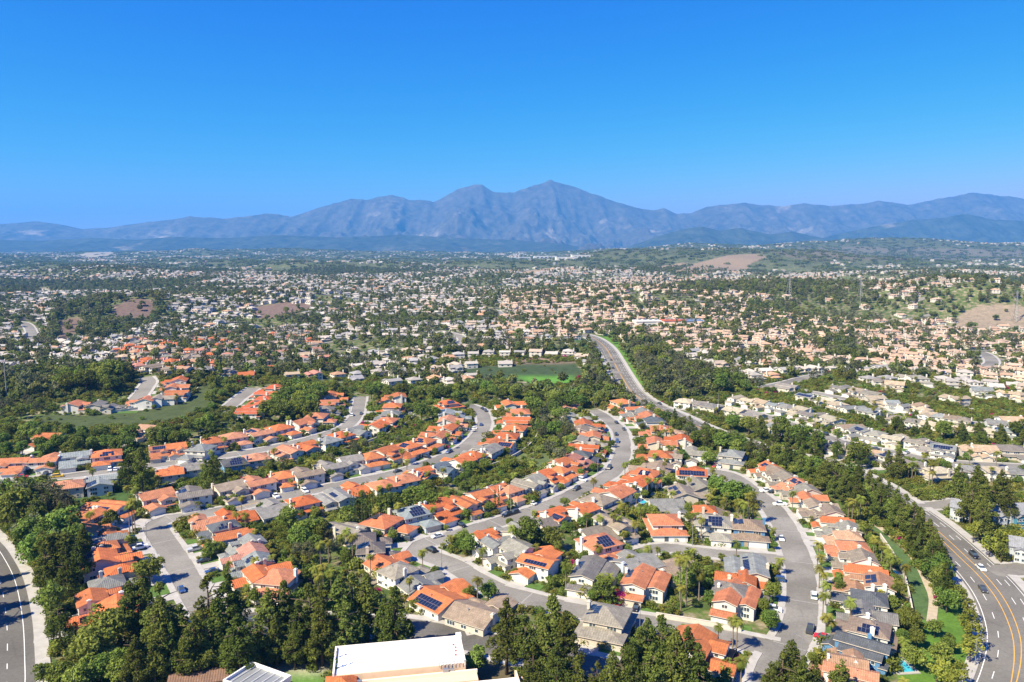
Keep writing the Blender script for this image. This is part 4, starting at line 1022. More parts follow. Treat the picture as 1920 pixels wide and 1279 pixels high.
def trunk_mesh(kind, h, rng):
    b = MB(); top = h * {'pine': 0.93, 'cypress': 0.6}.get(kind, 0.62); r0 = h * {'pine': 0.020, 'cypress': 0.012, 'eucalyptus': 0.017}.get(kind, 0.022)
    lean = rng.normal(size=2) * h * 0.015
    P = [(lean[0] * t * t, lean[1] * t * t, top * t - (0.5 if t == 0 else 0)) for t in (0, 0.25, 0.5, 0.75, 1)]
    b.tube(P, [r0 * 1.25, r0, r0 * 0.8, r0 * 0.55, r0 * 0.2], 7)
    for k in range({'cypress': 0, 'pine': 8}.get(kind, 6)):
        t = rng.uniform(0.35, 0.85); a = rng.random() * 6.283; l = h * rng.uniform(0.12, 0.24)
        s = Vector((lean[0] * t * t, lean[1] * t * t, top * t)); e = s + Vector((math.cos(a) * l, math.sin(a) * l, l * (0.25 if kind == 'pine' else 0.75)))
        b.tube([s, (s + e) / 2 + Vector((0, 0, 0.06 * l)), e], [r0 * 0.5, r0 * 0.35, r0 * 0.12], 5)
    return b.mesh('trunk', [M_BARK], True)
def palm_meshes(h, rng, big):
    b = MB(); lean = rng.normal(size=2) * h * 0.03
    P = [(lean[0] * t * t, lean[1] * t * t, h * t - (0.4 if t == 0 else 0)) for t in (0, 0.08, 0.3, 0.6, 0.85, 1)]
    b.tube(P, [0.30, 0.22, 0.18, 0.16, 0.17, 0.12], 8)
    tr = b.mesh('trunk', [M_PALMBARK], True)
    Q, Tn = [], []
    L = big
    for k in range(26):
        a = k * 2.399 + rng.normal() * 0.1; el = rng.uniform(-0.35, 1.25); l = L * rng.uniform(0.8, 1.1)
        dx, dy = math.cos(a), math.sin(a)
        pts, p, e = [], np.array([lean[0], lean[1], h]), el
        ns = 8
        for s in range(ns + 1):
            pts.append(p.copy()); p = p + np.array([dx * math.cos(e), dy * math.cos(e), math.sin(e)]) * l / ns; e -= 0.24
        side = np.array([-dy, dx, 0])
        tn = np.clip(0.35 + 0.35 * (el + 0.3) + rng.normal() * 0.12, 0, 1)
        for s in range(ns):
            c, d = pts[s], pts[s + 1]; wl = l * 0.26 * math.sin(math.pi * (0.12 + 0.82 * (s + 0.5) / ns)) ** 0.8
            ax = (d - c)
            for sd in (-1, 1):
                for m in (0.1, 0.6):
                    o = c + ax * m; tip = o + side * sd * wl + ax * 0.9 + np.array([0, 0, -0.38 * wl])
                    Q.append([o, o + ax * 0.42, tip + ax * 0.1, tip]); Tn.append(tn)
    return tr, mesh_quads('crown', np.array(Q), [M_LEAF['palm']], Tn)
rg = np.random.default_rng(11)
TREE = {}
for kind, n, per, size, H0 in (('pine', 6, 6.2, 0.29, 18.0), ('broadleaf', 6, 3.4, 0.34, 10.0), ('eucalyptus', 4, 1.25, 0.42, 14.0), ('sycamore', 3, 2.0, 0.33, 9.0), ('cypress', 3, 7.0, 0.22, 9.0), ('shrub', 4, 6.5, 0.19, 2.0), ('flower', 2, 6.5, 0.17, 2.0)):
    TREE[kind] = []
    for k in range(n):
        Qd, tn = leaf_quads(crown_blobs(kind, H0, rg), per, size, rg)
        TREE[kind].append((None if kind in ('shrub', 'flower') else trunk_mesh(kind, H0, rg), mesh_quads('crown', Qd, [M_LEAF[kind]], tn), H0))
TREE['palm'] = []
for hh, fr in ((9.0, 2.5), (11.0, 2.7), (7.0, 2.6), (13.0, 2.5), (5.0, 2.4)):
    t_, c_ = palm_meshes(hh, rg, fr); TREE['palm'].append((t_, c_, hh + 1.0))

PLANTED = []          # kind, point, height, region phrase
def near_house(x, y, m): return np.hypot(HXY[:, 0] - x, HXY[:, 1] - y).min() < m
def plant_top(kind, px, py, h, region):
    """tree whose crown top shows at photo pixel (px, py)"""
    PLANTED.append((kind, at(px, py, h), h, region))
# pines and others one can pick out along the lower edge
LOW = 'the tall trees along the lower edge'
for px, py, h in ((240, 1088, 17), (262, 1066, 20), (297, 1090, 19), (300, 1118, 22), (252, 1190, 15), (337, 1132, 19), (360, 1150, 18), (387, 1078, 22), (425, 1072, 22), (405, 1120, 20), (445, 1150, 18), (502, 1102, 20), (532, 1087, 21), (560, 1125, 18),
                  (580, 1092, 21), (600, 1120, 19), (635, 1080, 21), (660, 1072, 21), (687, 1078, 20), (650, 1130, 17), (740, 1098, 20), (720, 1120, 16), (515, 1150, 15), (590, 1155, 14), (468, 1165, 13), (320, 1165, 16), (285, 1190, 14), (390, 1165, 15), (350, 1180, 15), (430, 1180, 13), (550, 1175, 12), (620, 1165, 12)):
    plant_top('pine', px, py, h, 'the pines behind the white-roofed hall')
for px, py, h in ((950, 1120, 21), (972, 1112, 19), (1010, 1108, 21), (1037, 1112, 22), (1060, 1145, 19), (985, 1150, 18), (1020, 1165, 16), (1045, 1200, 16), (1000, 1210, 14), (1080, 1230, 12),
                  (1200, 1174, 19), (1215, 1158, 20), (1242, 1152, 21), (1268, 1180, 19), (1290, 1174, 20), (1310, 1205, 17), (1185, 1200, 17), (1225, 1205, 17), (1255, 1220, 15), (1150, 1220, 14), (1120, 1240, 11)):
    plant_top('pine', px, py, h, 'the pines below the lower centre road')
for px, py, h in ((1468, 1222, 15), (1486, 1199, 17), (1508, 1228, 15), (1530, 1240, 13), (1578, 1236, 12), (1447, 1240, 13), (1490, 1250, 12)): plant_top('pine', px, py, h, 'the pines at the foot of the right street')
for px, py, h in ((195, 1134, 14), (170, 1176, 13), (92, 1090, 12), (215, 1215, 9), (225, 1235, 8), (78, 1240, 7), (113, 1240, 8), (150, 1235, 9), (180, 1225, 9)): plant_top('broadleaf', px, py, h, 'the leafy trees beside the lower-left road')
plant_top('pine', 106, 1118, 14, 'the trees beside the lower-left road')
for px, py in ((96, 1152), (104, 1160), (111, 1166), (118, 1162), (125, 1166), (132, 1170), (138, 1174)): plant_top('cypress', px, py, 9, 'the cypresses beside the lower-left road')
for px, py in ((702, 1170), (714, 1163), (721, 1168), (732, 1156), (742, 1168), (748, 1161), (754, 1156)): plant_top('cypress', px, py, 9.5, 'the cypresses behind the white-roofed hall')
for px, py in ((621, 1206), (631, 1222)): plant_top('cypress', px, py, 12, 'the cypress pair at the hall corner')
for px, py in ((1235, 797), (1241, 794), (1247, 796), (1253, 795), (1258, 797)): plant_top('cypress', px, py, 9, 'the cypress row before the upper orange house')
for k in range(9): plant_top('cypress', 658 + 5 * k, 922 + (k % 3), 12, 'the cypress clump left of centre')
for px, py, r in ((928, 912, 0), (935, 912, 0), (1055, 890, 0), (977, 925, 0)): plant_top('cypress', px, py, 11, 'the cypresses along the long centre row')
plant_top('broadleaf', 890, 1212, 8, 'the dark trees near the hall')
for px, py, h in ((992, 968, 13), (1035, 985, 10), (1040, 1072, 9), (1133, 1080, 9), (728, 920, 12), (770, 912, 11), (800, 918, 11), (880, 862, 8), (910, 858, 7), (540, 945, 12), (580, 965, 11), (560, 985, 10), (600, 975, 9), (645, 955, 9), (277, 1040, 10),
                  (395, 1012, 7), (1430, 1190, 10), (1425, 1222, 10), (1405, 1175, 7), (1288, 1065, 9), (1300, 1055, 9), (1345, 890, 10), (1340, 898, 8), (1375, 900, 11), (1397, 905, 10), (1280, 842, 8), (1330, 845, 8), (1320, 835, 8), (880, 1002, 8), (868, 992, 7), (915, 1090, 7), (1170, 1072, 6), (1487, 942, 7), (1065, 738, 12), (1040, 750, 12), (1055, 762, 11), (790, 752, 13), (815, 760, 10), (205, 955, 8), (1450, 1090, 7), (1445, 1140, 7)):
    plant_top('broadleaf', px, py, h, 'the single garden trees of the near streets')
for px, py, h in ((262, 838, 22), (398, 850, 19), (385, 860, 16), (240, 850, 17)): plant_top('pine', px, py, h, 'the big garden pines on the upper-left street')
for px, py, h in ((1480, 1100, 8), (1525, 1010, 8), (1520, 1025, 8), (1535, 1015, 9), (1538, 1060, 8), (1545, 1072, 7), (1550, 1090, 8), (1545, 1110, 9), (1550, 1150, 9), (1560, 1160, 7), (1596, 1122, 10), (1640, 1005, 9), (1655, 1015, 8), (1665, 1025, 9), (1672, 1040, 8), (1680, 1090, 8), (1615, 930, 12), (1600, 935, 12), (1592, 938, 11), (1376, 1155, 10), (1383, 1160, 10), (1362, 1160, 8),
                  (1277, 1042, 16), (1289, 1045, 16), (1312, 1068, 11), (1278, 1095, 9), (1405, 925, 14), (1413, 922, 14), (1385, 935, 10), (1395, 940, 12), (792, 1030, 9), (895, 1080, 10), (872, 1116, 13), (590, 1060, 9), (605, 1055, 10), (620, 1068, 9), (615, 1010, 9), (600, 1015, 10), (660, 1000, 11), (650, 990, 10), (640, 1000, 9), (480, 1045, 7), (1160, 870 + 95, 9), (1100, 960, 9), (1125, 965, 9), (1165, 940, 10), (1150, 960, 10), (1215, 895, 9), (1180, 1040, 7), (245, 935, 14), (250, 940, 13), (240, 945, 12), (865, 935, 13), (890, 940, 13), (1705, 868, 9), (1712, 865, 10), (1718, 868, 9), (1745, 866, 12), (1820, 842, 9), (1860, 838, 10), (1870, 845, 9), (355, 828, 9), (420, 818, 9), (385, 815, 9), (540, 780, 9)):
    plant_top('palm', px, py, h, 'the garden palms of the near streets')
for px, py, h in ((1818, 1120, 8), (1822, 1140, 9), (1828, 1165, 9), (1822, 1190, 8), (1815, 1150, 7), (1835, 1205, 8), (1800, 1235, 9), (1790, 1255, 9), (1775, 1240, 8), (1760, 1230, 8)): plant_top('sycamore', px, py, h, 'the yellowing trees left of the wide right road')
for px, py, h in ((1840, 985, 10), (1858, 1000, 9), (1875, 990, 10), (1880, 1015, 8), (1900, 1020, 8), (1912, 1078, 6), (1888, 985, 10), (1915, 990, 9), (1866, 1018, 7), (1828, 975, 9), (1805, 960, 9), (1895, 1045, 7)): plant_top('sycamore', px, py, h, 'the street trees in front of the grey apartments')
for px, py, h in ((1770, 905, 16), (1782, 920, 15), (1795, 930, 14), (1760, 890, 15), (1800, 868, 20), (1835, 870, 21), (1850, 900, 20), (1825, 905, 18), (1880, 880, 19), (1890, 915, 15), (1845, 935, 16)): plant_top('pine', px, py, h, 'the tall trees in front of the grey apartments')

for px, py in ((-70, 1080), (-82, 1105), (-88, 1130), (-92, 1165), (-95, 1190)):
    p = at(px, py); PLANTED.append(('pine', p, 21, 'the pines across the lower-left road'))
for px, py, h in ((1540, 845, 13), (1565, 850, 14), (1590, 862, 14), (1612, 868, 15), (1632, 880, 14), (1650, 888, 15), (1668, 900, 15), (1684, 912, 16), (1700, 925, 16), (1715, 940, 15), (1730, 955, 15), (1744, 972, 15), (1755, 990, 14), (1766, 1008, 13)):
    plant_top('pine', px, py, h, 'the pine row screening the parkway')
# belts: outline of the trunks' feet in the photo, kinds, spacing, heights
def belt(poly, kinds, spacing, h0, h1, n, region, clear=7.0):
    xs, ys = [p[0] for p in poly], [p[1] for p in poly]
    got = []; tries = 0; rr = random.Random(len(PLANTED) * 13 + 1)
    while len(got) < n and tries < n * 30:
        tries += 1
        px, py = rr.uniform(min(xs), max(xs)), rr.uniform(min(ys), max(ys))
        if not in_poly([px], [py], poly)[0]: continue
        p = at(px, py)
        if any((p - q).length < spacing for q in got) or near_house(p.x, p.y, clear) or road_dist(p.x, p.y)[0] < 3.5: continue
        got.append(p); PLANTED.append((rr.choice(kinds), p, rr.uniform(h0, h1), region))
belt([(-15, 990), (-15, 1010), (20, 1000), (60, 1060), (95, 1130), (150, 1120), (165, 1060), (140, 1000), (110, 970), (60, 950), (-15, 955)], ['pine', 'eucalyptus', 'broadleaf', 'pine'], 5.5, 13, 18, 30, 'the belt beside the lower-left road')
belt([(0, 862), (0, 822), (100, 826), (200, 824), (300, 818), (430, 792), (440, 806), (330, 840), (200, 855)], ['broadleaf'], 7, 8, 11.5, 40, 'the dark belt below the grassy knoll')
belt([(500, 800), (590, 788), (605, 742), (560, 735), (512, 765)], ['broadleaf'], 8, 11, 16, 18, 'the dark wood beside the vivid orange row')
belt([(600, 738), (760, 742), (1000, 738), (1190, 748), (1190, 764), (1000, 778), (990, 752), (780, 757), (610, 748)], ['broadleaf'], 9, 8, 13, 46, 'the dark belt below the park lawn', 9)
belt([(1005, 785), (1055, 775), (1078, 860), (1045, 885), (1010, 840)], ['broadleaf', 'broadleaf', 'eucalyptus'], 8, 7, 12, 20, 'the trees left of the centre street row')
belt([(1425, 868), (1540, 905), (1640, 955), (1720, 1020), (1752, 1080), (1775, 1130), (1760, 1135), (1730, 1070), (1690, 1010), (1640, 975), (1560, 940), (1500, 905)], ['pine'], 5.5, 11, 17, 78, 'the green belt left of the wide right road', 10)
belt([(1300, 824), (1400, 853), (1500, 882), (1600, 914), (1690, 964), (1735, 1002), (1712, 1006), (1650, 962), (1560, 918), (1460, 884), (1380, 862)], ['broadleaf', 'pine'], 4.5, 9, 13, 44, 'the bushy trees along the parkway bank', 9)
belt([(1280, 790), (1400, 812), (1500, 838), (1600, 868), (1680, 895), (1705, 925), (1650, 905), (1540, 868), (1440, 842), (1340, 805)], ['pine', 'broadleaf', 'pine'], 6, 11, 17, 46, 'the green belt below the cream houses', 9)
belt([(1255, 800), (1330, 822), (1420, 850), (1420, 862), (1340, 850), (1290, 840)], ['broadleaf', 'pine', 'eucalyptus'], 5.5, 9, 13, 26, 'the trees above the right street head', 8)
belt([(1195, 762), (1262, 790), (1300, 815), (1262, 808), (1205, 776)], ['broadleaf', 'eucalyptus'], 5, 6, 10, 16, 'the trees beside the parkway curve', 7)
belt([(1640, 800), (1700, 812), (1920, 822), (1920, 845), (1800, 835), (1690, 822)], ['broadleaf', 'pine'], 8, 8, 13, 26, 'the tree line between the cream rows', 8)
belt([(110, 735), (160, 745), (225, 740), (235, 720), (150, 715)], ['broadleaf', 'pine'], 9, 14, 20, 12, 'the big dark trees behind the knoll', 7)
belt([(0, 790), (75, 785), (90, 760), (50, 750), (0, 760)], ['broadleaf', 'eucalyptus'], 9, 6, 11, 14, 'the scrub trees left of the knoll', 7)
belt([(1190, 700), (1240, 745), (1330, 740), (1440, 735), (1440, 720), (1330, 705), (1230, 680), (1190, 660)], ['eucalyptus', 'eucalyptus', 'broadleaf'], 10, 11, 17, 38, 'the grey-green trees right of the winding parkway')
belt([(400, 725), (460, 730), (440, 760), (405, 765), (385, 780)], ['broadleaf'], 9, 6, 10, 12, 'the trees right of the grassy knoll')
belt([(1700, 1100 + 80), (1760, 1180), (1790, 1210), (1770, 1260), (1720, 1279), (1700, 1230)], ['broadleaf', 'sycamore'], 6, 5, 9, 14, 'the trees on the lower right bank', 8)
belt([(1750, 1060), (1790, 1120), (1800, 1140), (1775, 1160), (1755, 1110)], ['broadleaf'], 6, 6, 11, 8, 'the rounded trees above the right bank', 8)
belt([(850, 905), (920, 905), (930, 890), (1000, 870), (990, 905), (900, 925), (830, 945), (790, 950), (780, 930)], ['broadleaf'], 6, 4, 8, 16, 'the bank trees above the long centre row', 8)
belt([(560, 1010), (640, 1010), (640, 1050), (560, 1060)], ['broadleaf', 'eucalyptus'], 6, 6, 9, 12, 'the gully trees left of the bend', 8)
belt([(480, 880), (700, 838), (760, 830), (700, 850), (600, 878), (500, 892)], ['broadleaf', 'broadleaf', 'eucalyptus'], 7, 4, 8, 18, 'the bank trees between the two left streets', 8)
# gardens
rr = random.Random(99); n = 0; tries = 0
GT = []
while n < 130 and tries < 8000:
    tries += 1
    h = rr.choice(HOUSES)
    a = rr.random() * 6.283; r = rr.uniform(7.5, 15)
    x, y = h['p'].x + math.cos(a) * r, h['p'].y + math.sin(a) * r
    if near_house(x, y, 7.6) or road_dist(x, y)[0] < 1.2: continue
    gx, gy, _ = project(x, y, 0.0)
    if gx < 1000 and gx > 560 and gy > 1185: continue
    if any((x - q[0]) ** 2 + (y - q[1]) ** 2 < 20 for q in GT): continue
    GT.append((x, y)); n += 1
    k = rr.choices(['broadleaf', 'palm', 'sycamore', 'flower'], [22, 62, 10, 6])[0]
    PLANTED.append((k, Vector((x, y, hgt(x, y))), {'broadleaf': rr.uniform(3, 6.0), 'palm': rr.uniform(6, 10), 'sycamore': rr.uniform(4, 6), 'flower': rr.uniform(1.5, 2.4)}[k], 'the ' + h['phrase']))
for px, py in ((1380, 1235), (1388, 1243), (1376, 1250), (1682, 895), (1708, 903), (1765, 902), (1860, 900), (1230, 1120)):
    p = at(px, py); PLANTED.append(('flower', p, 2.2, 'the flowering shrubs of the lower right'))
NAME = {'pine': ('pine_tree', 'dark lumpy pine'), 'broadleaf': ('broadleaf_tree', 'rounded green tree'), 'eucalyptus': ('eucalyptus_tree', 'grey-green eucalyptus'), 'sycamore': ('sycamore_tree', 'yellow-green tree'), 'cypress': ('cypress_tree', 'slim cypress'), 'palm': ('palm_tree', 'feathery palm'), 'flower': ('flowering_shrub', 'magenta flowering shrub')}
PLANTED = [t for t in PLANTED if road_dist(t[1].x, t[1].y)[0] > 0.6]
groups = {}
for i, t in enumerate(PLANTED):
    if t[3].endswith('near streets'):
        j = int(np.hypot(HXY[:, 0] - t[1].x, HXY[:, 1] - t[1].y).argmin()); PLANTED[i] = (*t[:3], 'the ' + HOUSES[j]['phrase'])
for t in PLANTED:
    px, py, c = project(t[1].x, t[1].y, t[1].z)
    groups.setdefault((t[0], t[3]), []).append((float(px), t))
NPL = {}
for (kind, region), ts in groups.items():
    ts.sort(key=lambda q: q[0])
    for n, (px, (k, p, h, _)) in enumerate(ts):
        i = NPL[k] = NPL.get(k, -1) + 1
        tr, cr, h0 = TREE[k][i % len(TREE[k])]
        if k == 'palm': tr, cr, h0 = min(TREE['palm'], key=lambda q: abs(q[2] - h) + 1.2 * ((i * 7919) % 5) * 0.3)
        s = h / h0; w = s * random.uniform(0.9, 1.12)
        if k == 'palm': w = s ** 0.5
        root = mk(NAME[k][0], None, None, p, random.random() * 6.28, (w, w, s))
        short = region[4:] if region.startswith('the ') else region
        if len(ts) == 1: lab = f"the only {NAME[k][1]} among {region}"
        else: lab = f"{NAME[k][1]}, {ordinal(n + 1)} from left {'in' if any(w in region for w in (' row', 'group', 'cluster', 'pair', 'ring')) else 'among'} {region}"
        tag(root, lab, 'shrub' if k == 'flower' else 'palm' if k == 'palm' else 'tree', {'palm': 'palms of the suburb', 'flower': 'flowering shrubs'}.get(k, NAME[k][0].replace('_', ' ') + 's of the suburb'))
        if tr: mk('trunk', tr, root)
        mk('crown', cr, root)
print('PLANTS', {k: v + 1 for k, v in NPL.items()})
TXY = np.array([[t[1].x, t[1].y] for t in PLANTED])

# ------------------------------------------------------------------ cars
def car_meshes(kind):
    L, W, Hc = {'sedan': (4.7, 1.82, 1.45), 'suv': (4.8, 1.92, 1.75), 'pickup': (5.5, 1.98, 1.85)}[kind]
    g = 0.28; belt_ = {'sedan': 0.92, 'suv': 1.05, 'pickup': 1.12}[kind]
    prof = {'sedan': [(-2.35, 0.62), (-2.28, 0.84), (-1.6, 0.93), (1.0, 0.90), (2.1, 0.78), (2.35, 0.62)], 'suv': [(-2.4, 0.6), (-2.36, 1.02), (-1.5, 1.06), (1.1, 1.03), (2.2, 0.92), (2.4, 0.62)], 'pickup': [(-2.75, 0.6), (-2.73, 1.10), (-0.9, 1.12), (1.4, 1.12), (2.6, 1.0), (2.75, 0.65)]}[kind]
    cab = {'sedan': [(-1.75, 0.92), (-1.0, 1.43), (0.35, 1.45), (1.15, 0.90)], 'suv': [(-2.3, 1.04), (-2.05, 1.70), (0.45, 1.75), (1.2, 1.02)], 'pickup': [(-0.95, 1.11), (-0.8, 1.80), (0.75, 1.85), (1.5, 1.10)]}[kind]
    b = MB()
    def loft(pr, w0, w1, z_lo, m):
        n = len(pr); V = []
        for s in (-1, 1):
            for x, z in pr:
                t = (z - pr[0][1]) / (max(q[1] for q in pr) - pr[0][1] + 1e-6)
                V.append((x, s * (w0 + (w1 - w0) * max(0, t)) / 2, z))
            for x, z in (pr[-1], pr[0]): V.append((x, s * w0 / 2, z_lo))
        m_ = n + 2
        F = [tuple(range(m_))[::1], tuple(range(2 * m_ - 1, m_ - 1, -1))] + [(k, k + m_, (k + 1) % m_ + m_, (k + 1) % m_) for k in range(m_)]
        b.add(V, F, m)
    loft(prof, W, W * 0.95, g, 0)
    body = b.mesh('body', [M_PAINT])
    b = MB(); loft(cab, W * 0.92, W * 0.74, belt_ - 0.08, 0); glass = b.mesh('windows', [M_GLASS])
    b = MB(); x0, x1, zt = cab[1][0] - 0.04, cab[2][0] + 0.04, max(cab[1][1], cab[2][1])
    b.add([(x0, -W * 0.375, cab[1][1] + 0.012), (x1, -W * 0.375, cab[2][1] + 0.012), (x1, W * 0.375, cab[2][1] + 0.012), (x0, W * 0.375, cab[1][1] + 0.012), (x0 + 0.1, -W * 0.34, zt + 0.05), (x1 - 0.1, -W * 0.34, zt + 0.05), (x1 - 0.1, W * 0.34, zt + 0.05), (x0 + 0.1, W * 0.34, zt + 0.05)],
          [(4, 5, 6, 7), (0, 1, 5, 4), (1, 2, 6, 5), (2, 3, 7, 6), (3, 0, 4, 7)], 0)
    roof = b.mesh('roof_panel', [M_PAINT])
    b = MB(); b.tube([(0, -0.11, 0), (0, 0.11, 0)], 0.33, 12, 0); b.tube([(0, -0.115, 0), (0, 0.115, 0)], 0.19, 10, 1); wheel = b.mesh('wheel', [M_RUBBER, M_ALU])
    ax = L * 0.30
    b = MB(); b.box(-0.04, 0.04, -0.16, 0.16, -0.07, 0.07); lamp = b.mesh('headlight', [M_WHITE])
    P = [('body', body, (0, 0, 0), 1), ('windows', glass, (0, 0, 0), 0), ('roof_panel', roof, (0, 0, 0), 1)] + [('wheel', wheel, (sx * ax, sy * (W / 2 - 0.08), 0.33), 0) for sx in (-1, 1) for sy in (-1, 1)]
    P += [('headlight', lamp, (L / 2 - 0.04, sy * W * 0.34, prof[-1][1]), 0) for sy in (-1, 1)]
    return P
CARS = {k: car_meshes(k) for k in ('sedan', 'suv', 'pickup')}
CC = {'white': (0.78, 0.78, 0.77), 'black': (0.015, 0.015, 0.017), 'dark grey': (0.05, 0.052, 0.056), 'silver': (0.45, 0.46, 0.47), 'red': (0.45, 0.02, 0.025), 'blue': (0.03, 0.07, 0.20), 'yellow': (0.7, 0.45, 0.03)}
CAR_LIST = [(1459, 1012, 'white', 'sedan', 0), (1524, 1124, 'white', 'suv', 0), (1519, 1183, 'dark grey', 'pickup', 0), (1542, 1198, 'red', 'sedan', 1), (1826, 1045, 'black', 'suv', 0), (1839, 1068, 'white', 'sedan', 0), (1843, 1108, 'dark grey', 'sedan', 0), (1451, 1146, 'white', 'suv', 1), (1458, 1090, 'blue', 'suv', 1),
    (1157, 1136, 'red', 'sedan', 1), (1192, 1143, 'black', 'sedan', 1), (1171, 1158, 'silver', 'suv', 0), (820, 1008, 'white', 'sedan', 0), (820, 1033, 'black', 'suv', 0), (762, 1013, 'dark grey', 'suv', 1), (865, 987, 'black', 'sedan', 1), (262, 1030, 'white', 'pickup', 1), (337, 1114, 'blue', 'sedan', 0), (366, 1033, 'silver', 'pickup', 1), (382, 1054, 'dark grey', 'sedan', 1), (398, 1074, 'blue', 'sedan', 1), (451, 1140, 'black', 'suv', 1), (470, 1167, 'dark grey', 'sedan', 0),
    (1081, 919, 'dark grey', 'suv', 0), (1141, 879, 'dark grey', 'suv', 0), (1178, 871, 'blue', 'sedan', 0), (1152, 816, 'black', 'sedan', 0), (1157, 831, 'blue', 'suv', 0), (1174, 808, 'dark grey', 'sedan', 0), (1156, 794, 'black', 'sedan', 0), (1092, 902, 'white', 'suv', 1), (997, 946, 'white', 'sedan', 1), (1436, 923, 'white', 'pickup', 1), (1349, 877, 'white', 'suv', 1), (1340, 876, 'red', 'sedan', 1), (572, 923, 'white', 'suv', 1), (517, 933, 'white', 'pickup', 1), (745, 886, 'dark grey', 'sedan', 0), (800, 859, 'black', 'suv', 1), (847, 848, 'blue', 'suv', 0), (660, 780, 'white', 'suv', 0), (686, 777, 'dark grey', 'sedan', 0), (902, 798, 'blue', 'sedan', 0), (912, 773, 'dark grey', 'suv', 0), (905, 768, 'black', 'sedan', 0), (887, 805, 'white', 'sedan', 1),
    (85, 892, 'dark grey', 'suv', 1), (109, 895, 'yellow', 'suv', 0), (206, 883, 'white', 'suv', 1), (216, 882, 'white', 'sedan', 1), (35, 896, 'red', 'pickup', 0), (1586, 823, 'silver', 'sedan', 1), (1547, 816, 'black', 'suv', 0), (1520, 798, 'white', 'sedan', 1), (1494, 804, 'dark grey', 'sedan', 0), (1462, 948, 'white', 'pickup', 1), (1576, 966, 'white', 'sedan', 1), (1172, 728, 'white', 'sedan', 0), (1149, 691, 'dark grey', 'suv', 0), (1146, 676, 'dark grey', 'sedan', 0), (1240, 757, 'dark grey', 'sedan', 0), (1640, 843, 'dark grey', 'sedan', 0), (1615, 832, 'white', 'suv', 1), (1700, 851, 'silver', 'sedan', 1), (1480, 797, 'white', 'suv', 0), (1450, 925, 'black', 'sedan', 1), (925, 955, 'black', 'suv', 0), (958, 964, 'dark grey', 'suv', 0)]
SN = {'lower_left_arterial': 'the wide lower-left road', 'lower_left_street': 'the long lower-left street', 'upper_left_street': 'the upper-left street', 'centre_street': 'the centre street', 'right_street': 'the right street', 'short_close': 'the short close', 'parkway': 'the parkway', 'cream_house_street': 'the cream house street'}
cg = {}
for px, py, col, kind, drive in CAR_LIST:
    p = at(px, py); e, rk, ri = road_dist(p.x, p.y); r = ROADS[rk]; n = r['nrm'][ri]
    ang = math.atan2(n.y, n.x) if drive else math.atan2(-n.x, n.y)
    if (px * 7 + py) % 2: ang += math.pi
    if not drive and e > -1.3:                               # parked at the kerb
        s = 1 if (Vector((p.x, p.y)) - r['line'][ri]).dot(n) > 0 else -1
        q = r['line'][ri] + n * s * (r['w'] / 2 - 1.3); p = Vector((q.x, q.y, hgt(q.x, q.y)))
    z = (r['lift'] + 0.03) if road_dist(p.x, p.y)[0] < 0 else 0.18 if drive else 0.1
    cg.setdefault((col, kind, drive, rk), []).append((px, p + Vector((0, 0, z)), ang))
for (col, kind, drive, rk), cs in cg.items():
    cs.sort(key=lambda q: q[0])
    for n, (px, p, ang) in enumerate(cs):
        root = mk('parked_car' if drive else 'car', None, None, p, ang)
        wh = SN.get(rk, 'the ' + rk.replace('_', ' '))
        lab = f"{col} {kind}{', ' + ordinal(n + 1) + ' from left,' if len(cs) > 1 else ''} {'parked on a drive beside' if drive else 'on the asphalt of'} {wh}"
        tag(root, lab, 'pickup' if kind == 'pickup' else 'car', 'cars on drives' if drive else 'cars on the streets')
        for nm, me, loc, paint in CARS[kind]: mk(nm, me, root, loc, 0, None, CC[col] if paint else None)

# ------------------------------------------------------------------ street lamps, garden walls, pools
def lamp_mesh():
    b = MB(); b.tube([(0, 0, -0.3), (0, 0, 0.5), (0, 0, 7.6)], [0.16, 0.10, 0.07], 7); P = b.mesh('pole', [M_STEEL])
    b = MB(); b.tube([(0, 0, 7.5), (0.5, 0, 8.0), (1.9, 0, 8.15)], [0.06, 0.05, 0.04], 6); A = b.mesh('arm', [M_STEEL])
    b = MB(); b.box(1.7, 2.45, -0.15, 0.15, 8.06, 8.22); b.box(1.8, 2.35, -0.11, 0.11, 8.0, 8.06); return P, A, b.mesh('lamp_head', [M_ALU])
LP, LA, LH = lamp_mesh()
for k, every, side in (('lower_left_street', 17, 1), ('upper_left_street', 17, 1), ('centre_street', 16, -1), ('right_street', 15, -1), ('parkway', 22, 1), ('short_close', 11, 1), ('cream_house_street', 18, 1)):
    r = ROADS[k]; idx = list(range(4, len(r['line']) - 2, every))
    pos = []
    for i in idx:
        q = r['line'][i] + r['nrm'][i] * side * (r['w'] / 2 + 0.7)
        if q.y > 620 or q.y < 150: continue
        if road_dist(q.x, q.y, k)[0] < 1: continue
        px, py, c = project(q.x, q.y, hgt(q.x, q.y)); pos.append((float(px), q, i))
    pos.sort(key=lambda t: t[0])
    for n, (px, q, i) in enumerate(pos):
        d = -r['nrm'][i] * side
        root = mk('street_lamp', None, None, (q.x, q.y, hgt(q.x, q.y) + r['lift']), math.atan2(d.y, d.x))
        tag(root, f"grey street lamp, {ordinal(n + 1)} from left along {SN[k]}", 'street lamp', 'street lamps along the streets')
        mk('pole', LP, root); mk('lamp_head', LH, mk('arm', LA, root))
M_BLOCK = plain('block_wall', (0.55, 0.50, 0.43), 0.9, 0.12, 0.5)
